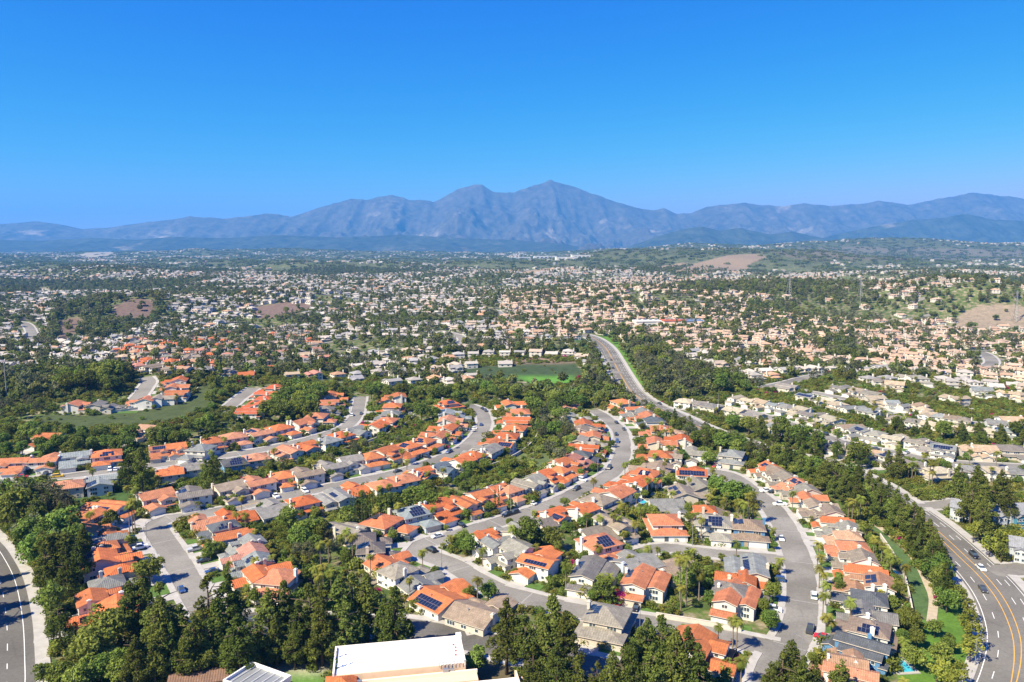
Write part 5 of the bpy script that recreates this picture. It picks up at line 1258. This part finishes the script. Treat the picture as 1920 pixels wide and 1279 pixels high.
WALLS = [('pale garden wall curving above the dry green bank', [(1012, 803), (1003, 826), (980, 848), (935, 871), (880, 886), (855, 893)]), ('pale garden wall below the upper-left back gardens', [(777, 780), (765, 794), (732, 814), (684, 833), (640, 846)]),
         ('white garden wall behind the packed right row', [(1650, 1008), (1672, 1040), (1694, 1080), (1703, 1115), (1712, 1160)]), ('low white wall along the top of the grassy knoll', [(100, 776), (180, 776), (245, 770), (310, 758), (350, 745), (372, 730)]), ('pale wall below the north terrace back gardens', [(250, 935), (350, 905), (450, 888), (560, 868), (640, 852)]),
         ('low wall along the lower centre road bank', [(1230, 1158), (1290, 1168), (1350, 1178), (1390, 1186)]), ('pale wall beside the wide lower-left road trees', [(120, 1170), (150, 1160), (175, 1155)]), ('pale wall behind the houses west of the centre street', [(1050, 860), (1010, 890), (960, 906), (900, 922), (840, 942)])]
for lab, pts in WALLS:
    L = smooth([(q.x, q.y) for q in (at(*p) for p in pts)], 3.0); n = normals(L)
    V, F = ribbon(L, n, [(-0.12, -0.6), (-0.12, 1.55), (-0.2, 1.56), (-0.2, 1.68), (0.2, 1.68), (0.2, 1.56), (0.12, 1.55), (0.12, -0.6)], 0)
    tag(mk('garden_wall', mesh_np('garden_wall', V, F, [M_BLOCK])), lab, 'wall', 'garden walls')
M_POOL = plain('pool_water', (0.06, 0.42, 0.52), 0.08, 0.08, 0.8, spec=0.6)
for px, py, lx, ly, a, lab in ((1685, 1246, 4.4, 7.5, 0.1, 'bright turquoise pool behind the lowest right houses'), (1202, 940, 3.5, 6, 0.4, 'small turquoise pool among the centre gardens'), (1150, 992, 3.5, 6, 0.8, 'small blue pool behind the taupe white-walled house'), (1667, 1070, 3, 6, 0.2, 'narrow pool edge behind the packed right row'), (885, 1178, 3.2, 6, 0.3, 'pale pool beside the lower centre palm'), (1085, 1062, 3.4, 6, 0.2, 'dark blue pool right of the lone orange house')):
    p = at(px, py); root = mk('swimming_pool', None, None, p, a); tag(root, lab, 'pool', 'back garden pools')
    b = MB()
    for q in ((-lx / 2 - 0.9, -lx / 2, -ly / 2 - 0.9, ly / 2 + 0.9), (lx / 2, lx / 2 + 0.9, -ly / 2 - 0.9, ly / 2 + 0.9), (-lx / 2, lx / 2, -ly / 2 - 0.9, -ly / 2), (-lx / 2, lx / 2, ly / 2, ly / 2 + 0.9)): b.box(*q, -0.3, 0.2)
    mk('pool_deck', b.mesh('pool_deck', [M_CONCRETE]), root)
    b = MB(); b.box(-lx / 2, lx / 2, -ly / 2, ly / 2, -0.2, 0.11); mk('water', b.mesh('water', [M_POOL]), root)
# footpath up the right bank
L = smooth([(q.x, q.y) for q in (at(*p) for p in [(1630, 976), (1668, 1003), (1700, 1030), (1725, 1065), (1740, 1097), (1750, 1125), (1746, 1168)])], 2.5)
V, F = ribbon(L, normals(L), [(-1.3, 0), (0, 0.03), (1.3, 0)], 0.12)
tag(mk('footpath', mesh_np('footpath', V, F, [plain('path_gravel', (0.40, 0.33, 0.24), 0.95, 0.2, 0.6)])), kind='structure')

# shops and sheds that stand out in the distance, pylons, mast
for px, py, lx, ly, hh, rc, lab in ((1213, 612, 34, 16, 7, (0.75, 0.72, 0.68), 'long white shop building behind the grey-green trees'), (1262, 611, 30, 16, 7, (0.50, 0.13, 0.07), 'shop building with red roof edge beside the white one'), (1298, 610, 26, 14, 6, (0.16, 0.25, 0.42), 'small shop building with blue roof'),
        (975, 486, 150, 40, 12, (0.8, 0.8, 0.8), 'leftmost long white warehouse under the mountains'), (1022, 484, 170, 45, 14, (0.8, 0.8, 0.8), 'widest white warehouse under the mountain peak'), (1062, 487, 110, 40, 12, (0.78, 0.78, 0.76), 'white warehouse just right of the widest one'), (1092, 483, 120, 40, 12, (0.8, 0.79, 0.77), 'rightmost white warehouse under the mountains')):
    p = at(px, py); root = mk('commercial_building', None, None, p, 0.15); tag(root, lab, 'building', 'distant shops and warehouses')
    box_obj('wall', root, -lx / 2, lx / 2, -ly / 2, ly / 2, -4, hh, M_WALL, (0.68, 0.64, 0.58))
    box_obj('roof', root, -lx / 2 - 0.6, lx / 2 + 0.6, -ly / 2 - 0.6, ly / 2 + 0.6, hh, hh + 1.2, M_WALL, rc)
    for k in range(4): box_obj('roof_unit', root, -lx * 0.35 + k * lx * 0.22, -lx * 0.35 + k * lx * 0.22 + 3, -2, 2, hh + 1.2, hh + 2.8, M_ALU)
    for k in range(5): box_obj('window', root, -lx * 0.4 + k * lx * 0.18, -lx * 0.4 + k * lx * 0.18 + lx * 0.12, -ly / 2 - 0.1, -ly / 2 + 0.2, 0.6, hh * 0.55, M_GLASS)
def pylon():
    b = MB()
    for sx, sy in ((-1, -1), (1, -1), (1, 1), (-1, 1)): b.tube([(sx * 4, sy * 4, -1), (sx * 1.1, sy * 1.1, 26), (sx * 0.5, sy * 0.5, 42)], 0.22, 4)
    for k in range(9):
        z0, z1 = k * 4.4, k * 4.4 + 4.4; w0, w1 = (4 - z0 * 0.108 if z0 < 26 else 1.1), (4 - z1 * 0.108 if z1 < 26 else 1.0)
        for sx, sy, tx, ty in ((-1, -1, 1, -1), (1, -1, 1, 1), (1, 1, -1, 1), (-1, 1, -1, -1)): b.tube([(sx * w0, sy * w0, z0), (tx * w1, ty * w1, z1)], 0.12, 3)
    f = b.mesh('tower_frame', [M_STEEL]); b = MB()
    for z, w in ((28, 8), (33, 9.5), (38, 7)): b.tube([(-w, 0, z), (0, 0, z + 1.6), (w, 0, z)], 0.2, 4); b.tube([(-w, 0, z), (w, 0, z)], 0.16, 4)
    return f, b.mesh('crossarm', [M_STEEL])
PF, PC = pylon()
for px, py, lab in ((1479, 556, 'lattice pylon in the valley behind the peach houses'), (1612, 566, 'lattice pylon right of the valley trees'), (1903, 602, 'lattice pylon beside the bare brown hill')):
    root = mk('power_pylon', None, None, at(px, py), 0.5); tag(root, lab, 'pylon', 'lattice pylons'); mk('tower_frame', PF, root); mk('crossarm', PC, root)
p = at(13, 745); root = mk('light_mast', None, None, p); tag(root, 'tall slim grey mast at the far left trees', 'mast')
b = MB(); b.tube([(0, 0, -1), (0, 0, 26)], [0.4, 0.22], 8); mk('pole', b.mesh('pole', [M_STEEL]), root)
b = MB(); b.box(-1.2, 1.2, -0.3, 0.3, 25.4, 26.4); mk('lamp_head', b.mesh('lamp_head', [M_ALU]), root)

# ------------------------------------------------------------------ what nobody could count: shrubs, far houses, far trees
HID = bpy.data.collections.new('scatter_sources')
def source(name, me):
    o = bpy.data.objects.new(name, me); return o
def instancer(name, pts, rz, sc, idx, tint, sources, label, cat):
    c = bpy.data.collections.new(name + '_sources')
    for k, me in enumerate(sources): c.objects.link(bpy.data.objects.new(f'{name}_source_{k:02d}', me))
    me = bpy.data.meshes.new(name); pts = np.asarray(pts, np.float32); n = len(pts)
    me.vertices.add(n); me.vertices.foreach_set('co', pts.ravel())
    for nm, ty, key, v in (('rz', 'FLOAT', 'value', rz), ('sc', 'FLOAT_VECTOR', 'vector', sc), ('idx', 'INT', 'value', idx), ('tint', 'FLOAT_COLOR', 'color', tint)):
        at_ = me.attributes.new(nm, ty, 'POINT')
        at_.data.foreach_set(key, np.asarray(v, np.int32 if ty == 'INT' else np.float32).ravel())
    ng = bpy.data.node_groups.new(name, 'GeometryNodeTree')
    ng.interface.new_socket('Geometry', in_out='INPUT', socket_type='NodeSocketGeometry'); ng.interface.new_socket('Geometry', in_out='OUTPUT', socket_type='NodeSocketGeometry')
    gi, go = ng.nodes.new('NodeGroupInput'), ng.nodes.new('NodeGroupOutput')
    ip = ng.nodes.new('GeometryNodeInstanceOnPoints'); ci = ng.nodes.new('GeometryNodeCollectionInfo')
    ci.inputs['Collection'].default_value = c; ci.inputs['Separate Children'].default_value = True; ci.inputs['Reset Children'].default_value = True
    ip.inputs['Pick Instance'].default_value = True
    def attr(nm, ty):
        q = ng.nodes.new('GeometryNodeInputNamedAttribute'); q.data_type = ty; q.inputs['Name'].default_value = nm; return q.outputs['Attribute']
    cx = ng.nodes.new('ShaderNodeCombineXYZ')
    ng.links.new(attr('rz', 'FLOAT'), cx.inputs['Z'])
    ng.links.new(gi.outputs[0], ip.inputs['Points']); ng.links.new(ci.outputs[0], ip.inputs['Instance']); ng.links.new(attr('idx', 'INT'), ip.inputs['Instance Index'])
    ng.links.new(cx.outputs[0], ip.inputs['Rotation']); ng.links.new(attr('sc', 'FLOAT_VECTOR'), ip.inputs['Scale']); ng.links.new(ip.outputs[0], go.inputs[0])
    o = mk(name, me); md = o.modifiers.new('scatter', 'NODES'); md.node_group = ng
    tag(o, label, cat, None, 'stuff')
    return o
# shrubs between the houses and on the banks
allroad = np.concatenate([np.c_[r['arr'], np.full(len(r['arr']), r['w'] / 2 + r['walk'])] for r in ROADS.values()])
def clear_of_roads(x, y, extra=0.0):
    ok = np.ones(len(x), bool)
    for r in ROADS.values():
        A = r['arr']; lo, hi = A.min(0) - 30, A.max(0) + 30
        m = (x > lo[0]) & (x < hi[0]) & (y > lo[1]) & (y < hi[1])
        ii = np.where(m)[0]
        for s in range(0, len(ii), 4000):
            k = ii[s:s + 4000]
            d = np.hypot(x[k, None] - A[None, :, 0], y[k, None] - A[None, :, 1]).min(1)
            ok[k] &= d > r['w'] / 2 + r['walk'] + extra
    return ok
def clear_of_houses(x, y, m):
    ok = np.ones(len(x), bool)
    for s in range(0, len(x), 4000):
        d = np.hypot(x[s:s + 4000, None] - HXY[None, :, 0], y[s:s + 4000, None] - HXY[None, :, 1]).min(1); ok[s:s + 4000] = d > m
    return ok
def clear_of_fronts(x, y):
    ok = np.ones(len(x), bool)
    for h in HOUSES:
        if not h['clear']: continue
        k = np.where((np.abs(x - h['p'].x) < 24) & (np.abs(y - h['p'].y) < 24))[0]
        c_, s_ = math.cos(h['ang']), math.sin(h['ang']); dx, dy = x[k] - h['p'].x, y[k] - h['p'].y
        lx, ly = (dx * c_ + dy * s_) / h['sx'], (-dx * s_ + dy * c_) / h['sy']
        for a, b, c, d in h['clear']: ok[k[(lx > a) & (lx < b) & (ly > c) & (ly < d)]] = False
    return ok
R2 = np.random.default_rng(5)
def scatter(n, d0, d1, half=40):
    d = np.sqrt(R2.uniform(d0 ** 2, d1 ** 2, n)); a = np.radians(R2.uniform(-half, half, n))
    x, y = d * np.sin(a), d * np.cos(a); z = hgt(x, y, np); px, py, c = project(x, y, z)
    return x, y, z, px, py
GRASSY = [ZONES[i][0] for i in (1, 2, 3, 4, 7, 10, 11, 12)]
x, y, z, px, py = scatter(120000, 165, 760)
ok = clear_of_roads(x, y, 0.3)
ok &= clear_of_houses(x, y, 6.8)
ok &= clear_of_fronts(x, y)
for g in GRASSY: ok &= ~in_poly(px, py, g) | (R2.random(len(x)) < 0.02)
nv = np.sin(x / 13) * np.cos(y / 17) + 0.6 * np.sin(x / 5 + y / 7); ok &= nv + R2.normal(size=len(x)) * 0.8 > -0.1
ok &= ~in_poly(px, py, [(600, 1150), (620, 1290), (1000, 1290), (960, 1230), (840, 1190)])
x, y, z = x[ok], y[ok], z[ok]; n = len(x)
s = R2.uniform(0.4, 1.35, n) * np.where(R2.random(n) < 0.15, 1.7, 1)
idx = np.where(R2.random(n) < 0.012, 4 + R2.integers(0, 2, n), R2.integers(0, 4, n))
instancer('shrubbery', np.c_[x, y, z - 0.1], R2.uniform(0, 6.28, n), np.c_[s * 1.1, s * 1.1, s], idx, np.ones((n, 4)), [t[1] for t in TREE['shrub']] + [t[1] for t in TREE['flower']], 'mixed green shrubs filling the gardens and banks', 'shrubbery')
# the smaller garden trees and palms beyond those built one by one
def joined(a, b_):
    V, F, MI = [], [], []
    for k, m_ in enumerate((a, b_)):
        o_ = len(V); V += [tuple(v.co) for v in m_.vertices]; F += [tuple(i + o_ for i in q.vertices) for q in m_.polygons]; MI += [k] * len(m_.polygons)
    me = mesh_np('small_tree', V, F, [a.materials[0], b_.materials[0]], MI)
    at_ = me.attributes.new('leaf', 'FLOAT', 'FACE'); src = np.zeros(len(b_.polygons), np.float32); b_.attributes['leaf'].data.foreach_get('value', src)
    at_.data.foreach_set('value', np.concatenate([np.zeros(len(a.polygons), np.float32), src])); return me
SMALL = [joined(*TREE['broadleaf'][k][:2]) for k in range(4)] + [joined(*TREE['palm'][k][:2]) for k in (0, 2, 4)]
xs_, ys_ = [], []
for h in HOUSES:
    for k in range(9):
        a_ = random.random() * 6.283; r_ = random.uniform(7.2, 15); xs_.append(h['p'].x + math.cos(a_) * r_); ys_.append(h['p'].y + math.sin(a_) * r_)
xs_, ys_ = np.array(xs_), np.array(ys_)
gx_, gy_, _c = project(xs_, ys_, hgt(xs_, ys_, np))
ok = ~in_poly(gx_, gy_, [(560, 1180), (830, 1180), (1000, 1240), (1000, 1330), (560, 1330)]) & clear_of_fronts(xs_, ys_) & clear_of_roads(xs_, ys_, -0.8) & clear_of_houses(xs_, ys_, 7.0); keepers = []
for i in np.where(ok)[0]:
    if all((xs_[i] - xs_[j]) ** 2 + (ys_[i] - ys_[j]) ** 2 > 9 for j in keepers[-60:]) and np.hypot(TXY[:, 0] - xs_[i], TXY[:, 1] - ys_[i]).min() > 2.5: keepers.append(i)
x, y = xs_[keepers], ys_[keepers]; n = len(x); idx = R2.choice([0, 1, 2, 3, 0, 1, 2, 3, 4, 5, 6], n); s = np.where(idx < 4, R2.uniform(0.26, 0.58, n), R2.uniform(0.6, 0.95, n))
instancer('garden_trees', np.c_[x, y, hgt(x, y, np)], R2.uniform(0, 6.28, n), np.c_[s, s, s], idx, np.ones((n, 4)), SMALL, 'small trees and palms crowded between the houses', 'garden trees')
print('shrubs and garden trees', n)

# far houses
M_ROOF_FAR = objcol('far_roof_tile', 0.8, 0.12, 0.5, instanced=True)
M_WALL_FAR = plain('far_stucco', (0.60, 0.56, 0.50), 0.9, 0.08, 0.05)
def far_house(spec):
    V, F, MI = [], [], []
    for k, (x0, x1, y0, y1, e, ax, kind, pitch, gar) in enumerate(spec):
        a, f, u, P, zr = (gable_roof if kind == 'gable' else hip_roof)(x0, x1, y0, y1, e, ax, pitch); b = len(V)
        V += a; F += [tuple(i + b for i in q) for q in f]; MI += [0] * len(f)
        w = wall_mesh(x0, x1, y0, y1, e, ax, pitch, kind); b = len(V)
        V += [tuple(v.co) for v in w.vertices]; fs = [tuple(i + b for i in p.vertices) for p in w.polygons]; F += fs; MI += [1] * len(fs)
        bpy.data.meshes.remove(w)
        for side, (fx, fy, dx, dy, a0, a1) in enumerate(((0, y0 - 0.04, 1, 0, x0, x1), (x1 + 0.04, 0, 0, 1, y0, y1), (0, y1 + 0.04, 1, 0, x0, x1), (x0 - 0.04, 0, 0, 1, y0, y1))):
            for zz in ([1.5] if e < 4 else [1.5, 4.3]):
                for c in (a0 + (a1 - a0) * 0.28, a0 + (a1 - a0) * 0.72):
                    b = len(V); hw = 0.8
                    V += [(fx + dx * (c + s * hw), fy + dy * (c + s * hw), zz + t * 0.65) for s, t in ((-1, -1), (1, -1), (1, 1), (-1, 1))]; F.append((b, b + 1, b + 2, b + 3)); MI.append(2)
    x0, x1, y0, y1, e = spec[0][:5]
    b = MB(); b.box(x0 - 0.6, x0 + 0.1, 0.5, 2.0, 0, e + 3.2); bb = len(V); V += b.v; F += [tuple(i + bb for i in q) for q in b.f]; MI += [1] * len(b.f)
    return mesh_np('far_house', V, F, [M_ROOF_FAR, M_WALL_FAR, M_GLASS], MI)
FARS = [far_house(s) for s in PROTO_SPECS[:6]]
NOHOUSE = [ZONES[i][0] for i in (2, 3, 4, 5, 12, 13, 14, 15, 16, 17, 18, 19, 20, 21, 22, 23)] + [
    [(0, 700), (120, 700), (230, 690), (240, 745), (0, 760)], [(90, 640), (100, 575), (200, 560), (310, 560), (300, 610), (200, 635)], [(1180, 640), (1230, 640), (1290, 690), (1350, 722), (1450, 735), (1230, 745), (1180, 690)],
    [(590, 735), (860, 728), (1085, 690), (1120, 690), (1190, 745), (1180, 770), (600, 770)], [(500, 720), (590, 712), (600, 790), (500, 800)], [(0, 525), (260, 528), (420, 520), (300, 545), (0, 550)], [(1250, 545), (1560, 555), (1560, 545), (1400, 535), (1300, 535)],
    [(1230, 470), (1500, 465), (1940, 462), (1940, 486), (1560, 490), (1440, 500), (1300, 516), (1190, 510)], [(1500, 635), (1610, 645), (1640, 680), (1560, 675)], [(80, 770), (420, 715), (430, 800), (60, 810)]]
def band(x, y): return np.sin(x / 430 + 0.8 * np.sin(y / 390)) * np.cos(y / 310 + 0.5 + 0.6 * np.sin(x / 520)) + 0.35 * np.sin(x / 140 + y / 170)
def housing(xlo, xhi, ylo, yhi, keep, sp_row, sp_col):
    u = np.arange(xlo, xhi, sp_col); v = np.arange(ylo, yhi, sp_row)
    U, Vv = np.meshgrid(u, v); U, Vv = U.ravel(), Vv.ravel()
    row = np.round((Vv - ylo) / sp_row).astype(int)
    th = 0.55 * np.sin(U / 620 + 1.3) + 0.5 * np.cos(Vv / 480 + U / 1500)
    x = U + 55 * np.sin(Vv / 190 + 0.6) + 38 * np.sin(Vv / 83); y = Vv + 46 * np.sin(U / 140) + 28 * np.sin(U / 61 + Vv / 300) + np.where(row % 2, -4.5, 4.5)
    rz = -(46 / 140 * np.cos(U / 140) + 28 / 61 * np.cos(U / 61 + Vv / 300)); rz = np.arctan(-rz) + np.where(row % 2, math.pi, 0) + R2.normal(size=len(U)) * 0.05
    x = x + R2.normal(size=len(x)) * 0.8; y = y + R2.normal(size=len(x)) * 0.8
    fld = 0.8 * np.sin(x / 210 + 2) * np.cos(y / 230 + x / 900) + 0.8 * np.sin(x / 67 + y / 91 + 1) * np.cos(y / 58 - x / 120)
    ok = (fld + 0.35 * R2.normal(size=len(x)) > keep) & ((band(x, y) < 0.5) | (y < 1500)) & (np.abs(x) < y * 0.80 + 60)
    x, y, rz = x[ok], y[ok], rz[ok]
    z = hgt(x, y, np); px, py, c = project(x, y, z)
    ok = clear_of_roads(x, y, 6) & clear_of_houses(x, y, 17)
    for g in NOHOUSE: ok &= ~in_poly(px, py, g)
    near = in_poly(px, py, [(-200, 712), (300, 702), (400, 712), (480, 716), (600, 726), (860, 722), (1200, 720), (1440, 718), (1560, 705), (1640, 728), (1800, 744), (2100, 748), (2100, 1400), (-200, 1400)])
    ok &= ~near
    return x[ok], y[ok], z[ok], rz[ok], px[ok], py[ok]
PAL = {'orange': np.array([ROOFC[k] for k in 'ooptttgsc']), 'peach': np.array([(0.60, 0.40, 0.27), (0.56, 0.36, 0.24), (0.62, 0.44, 0.31), (0.50, 0.36, 0.26), (0.58, 0.43, 0.33)]), 'mixed': np.array([(0.48, 0.44, 0.39), (0.40, 0.38, 0.36), (0.56, 0.49, 0.42), (0.56, 0.44, 0.34), (0.34, 0.33, 0.33), (0.60, 0.55, 0.48), (0.46, 0.41, 0.36), (0.52, 0.47, 0.42), (0.56, 0.33, 0.20)])}
HX = [housing(-900, 900, 520, 1000, -1.0, 27, 15.5), housing(-2700, 2700, 1000, 3000, -0.34, 29, 17), housing(-7600, 7600, 3000, 9300, 0.5, 50, 30)]
x, y, z, rz, px, py = [np.concatenate([h[k] for h in HX]) for k in range(6)]
n = len(x)
tint = np.ones((n, 4), np.float32)
ch = R2.random(n)
left_or = in_poly(px, py, [(200, 720), (230, 640), (560, 610), (640, 660), (600, 720), (480, 740)])
peach = in_poly(px, py, [(930, 620), (950, 540), (1200, 520), (1940, 520), (1940, 720), (1500, 680), (1250, 660)])
pi = R2.random(n)
def pick(pal): return PAL[pal][(pi * len(PAL[pal])).astype(int)]
col = pick('mixed'); col[peach] = pick('peach')[peach]; col[left_or] = pick('orange')[left_or]
tint[:, :3] = col * R2.uniform(0.68, 0.92, (n, 1))
sc = np.where(y < 1000, 1.0, np.where(y < 3000, 1.05, 1.4)) * R2.uniform(0.9, 1.08, n)
instancer('distant_housing', np.c_[x, y, z], rz, np.c_[sc, sc, sc * 0.82], R2.integers(0, 6, n), tint, FARS, 'mass of tan and pale roofed houses spreading to the hills', 'housing')
print('far houses', n)
# the streets between the distant rows
V_, F_ = [], []
for xlo, xhi, ylo, yhi, keep, sp, lift in ((-900, 900, 520, 1000, -1.0, 27, 0.35), (-2700, 2700, 1000, 2700, -0.34, 29, 0.7)):
    for r_ in range(2, int((yhi - ylo) / sp), 2):
        Vc = ylo + (r_ - 0.5) * sp; U = np.arange(xlo, xhi, 12.0)
        fx = U + 55 * np.sin(Vc / 190 + 0.6) + 38 * np.sin(Vc / 83); fy = Vc + 46 * np.sin(U / 140) + 28 * np.sin(U / 61 + Vc / 300)
        fld = 0.8 * np.sin(fx / 210 + 2) * np.cos(fy / 230 + fx / 900) + 0.8 * np.sin(fx / 67 + fy / 91 + 1) * np.cos(fy / 58 - fx / 120)
        fz = hgt(fx, fy, np); px_, py_, c_ = project(fx, fy, fz)
        ok = (fld > keep - 0.15) & (np.abs(fx) < fy * 0.8 + 60) & ((band(fx, fy) < 0.5) | (fy < 1500)) & clear_of_houses(fx, fy, 14) & (py_ < 722)
        for g in NOHOUSE: ok &= ~in_poly(px_, py_, g)
        ok &= ~in_poly(px_, py_, [(-200, 712), (300, 702), (400, 712), (480, 716), (600, 726), (860, 722), (1200, 720), (1440, 718), (1560, 705), (1640, 728), (1800, 744), (2100, 748), (2100, 1400), (-200, 1400)])
        for k in range(len(U) - 1):
            if ok[k] and ok[k + 1]:
                dx, dy = fx[k + 1] - fx[k], fy[k + 1] - fy[k]; l_ = math.hypot(dx, dy); nx, ny = -dy / l_ * 4.6, dx / l_ * 4.6; b_ = len(V_)
                for j, s_ in ((k, -1), (k + 1, -1), (k + 1, 1), (k, 1)):
                    qx, qy = fx[j] + s_ * nx, fy[j] + s_ * ny; V_.append((qx, qy, hgt(qx, qy) + lift))
                F_.append((b_, b_ + 1, b_ + 2, b_ + 3))
tag(mk('road', mesh_np('road', V_, F_, [M_ASPHALT_OLD])), kind='structure')
FHX = np.c_[x, y]

# far trees
def low_tree(kind, h, per, size):
    Qd, tn = leaf_quads(crown_blobs(kind, h, rg)[::2] if kind != 'broadleaf' else crown_blobs(kind, h, rg), per, size, rg, inside=0.15); return mesh_quads('far_crown', Qd, [M_LEAF['chaparral' if kind == 'broadleaf' else kind]], tn)
FT = [low_tree('broadleaf', 10, 0.55, 0.85), low_tree('broadleaf', 9, 0.55, 0.8), low_tree('broadleaf', 11, 0.5, 0.9), low_tree('eucalyptus', 14, 0.5, 0.8), low_tree('pine', 15, 0.7, 0.85)]
def clump():
    B = []
    for k in range(7):
        ox, oy = rg.uniform(-16, 16, 2); h = rg.uniform(7, 12)
        for b in crown_blobs('broadleaf', h, rg)[::4]: B.append((b[0] + ox, b[1] + oy, b[2] * 0.9, b[3] * 1.5, b[4] * 1.5, b[5] * 1.5))
    Qd, tn = leaf_quads(B, 0.12, 1.5, rg, inside=0.1); return mesh_quads('far_clump', Qd, [M_LEAF['chaparral']], tn)
FT += [clump(), clump(), clump()]
BARE = [[(850, 668), (1085, 664), (1105, 690), (1090, 738), (955, 738), (858, 712)]] + [ZONES[i][0] for i in (2, 4, 5, 14, 15, 16, 17, 18, 19, 20, 21, 22, 23)]
WOODS = NOHOUSE[17:]
pts = []
for cnt, d0, d1, cl in ((11000, 430, 760, 0), (26000, 760, 1600, 0), (52000, 1600, 3300, 0), (34000, 3300, 10500, 1)):
    x, y, z, px, py = scatter(cnt, d0, d1)
    fld = 0.6 * np.sin(x / 90 + 1) * np.cos(y / 110) + 0.6 * np.sin(x / 37 + y / 51) + 0.8 * R2.normal(size=len(x))
    wood = np.zeros(len(x), bool)
    for g in WOODS: wood |= in_poly(px, py, g)
    wood |= (band(x, y) > 0.5) & (y > 1500)
    if d0 < 760: wood &= R2.random(len(x)) < 0.45
    ok = (fld > (0.3 if d0 < 760 else 0.1 if not cl else -0.25)) | wood | (R2.random(len(x)) < (0.12 if d0 < 1600 else 0.22))
    for g in BARE: ok &= ~in_poly(px, py, g) | (R2.random(len(x)) < 0.07)
    if d0 < 760:
        ok &= ~in_poly(px, py, [(-300, 1400), (-300, 790), (480, 715), (600, 700), (1200, 770), (1440, 718), (2200, 700), (2200, 1400)]); ok &= clear_of_houses(x, y, 9)
        ok &= ~in_poly(px, py, ZONES[3][0])
    if d0 < 3300:
        ok &= clear_of_roads(x, y, 2)
        k = np.where(ok)[0]; F_ = FHX[FHX[:, 1] < 3500]
        order = np.argsort(F_[:, 1]); F_ = F_[order]
        for s0 in range(0, len(k), 2000):
            kk = k[s0:s0 + 2000]; kk = kk[np.argsort(y[kk])]
            for s1 in range(0, len(kk), 250):
                q = kk[s1:s1 + 250]; lo, hi = np.searchsorted(F_[:, 1], [y[q].min() - 9, y[q].max() + 9]); G = F_[lo:hi]
                if len(G): ok[q] &= np.hypot(x[q, None] - G[None, :, 0], y[q, None] - G[None, :, 1]).min(1) > 6.0
    m = ok; k = m.sum()
    ii = np.where(cl, 5 + R2.integers(0, 3, k), R2.choice([0, 1, 2, 0, 1, 2, 3, 3, 4], k))
    sc = np.where(wood[m], R2.uniform(0.55, 1.1, k), R2.uniform(0.38, 1.0, k)) if not cl else R2.uniform(0.6, 1.1, k)
    pts.append(np.c_[x[m], y[m], z[m] - 0.3, ii, sc])
A = np.concatenate(pts); n = len(A)
instancer('distant_trees', A[:, :3], R2.uniform(0, 6.28, n), np.c_[A[:, 4], A[:, 4], A[:, 4] * R2.uniform(0.85, 1.15, n)], A[:, 3].astype(int), np.ones((n, 4)), FT, 'green tree cover between the distant houses', 'trees')
print('far trees', n)

# ------------------------------------------------------------------ haze
b = MB(); b.box(-40000, 40000, -600, 33000, -60, 1620)
hz = mk('haze', b.mesh('haze', []))
m = bpy.data.materials.new('haze_air'); m.use_nodes = True; nt = m.node_tree; nt.nodes.clear()
o = nt.nodes.new('ShaderNodeOutputMaterial'); v = nt.nodes.new('ShaderNodeVolumePrincipled')
v.inputs['Color'].default_value = (0.105, 0.43, 0.98, 1); v.inputs['Density'].default_value = 5.4e-5; v.inputs['Anisotropy'].default_value = 0.0
nt.links.new(v.outputs[0], o.inputs['Volume']); hz.data.materials.append(m)
tag(hz, kind='stuff'); hz['label'] = 'pale blue air haze over the far valley'; hz['category'] = 'haze'
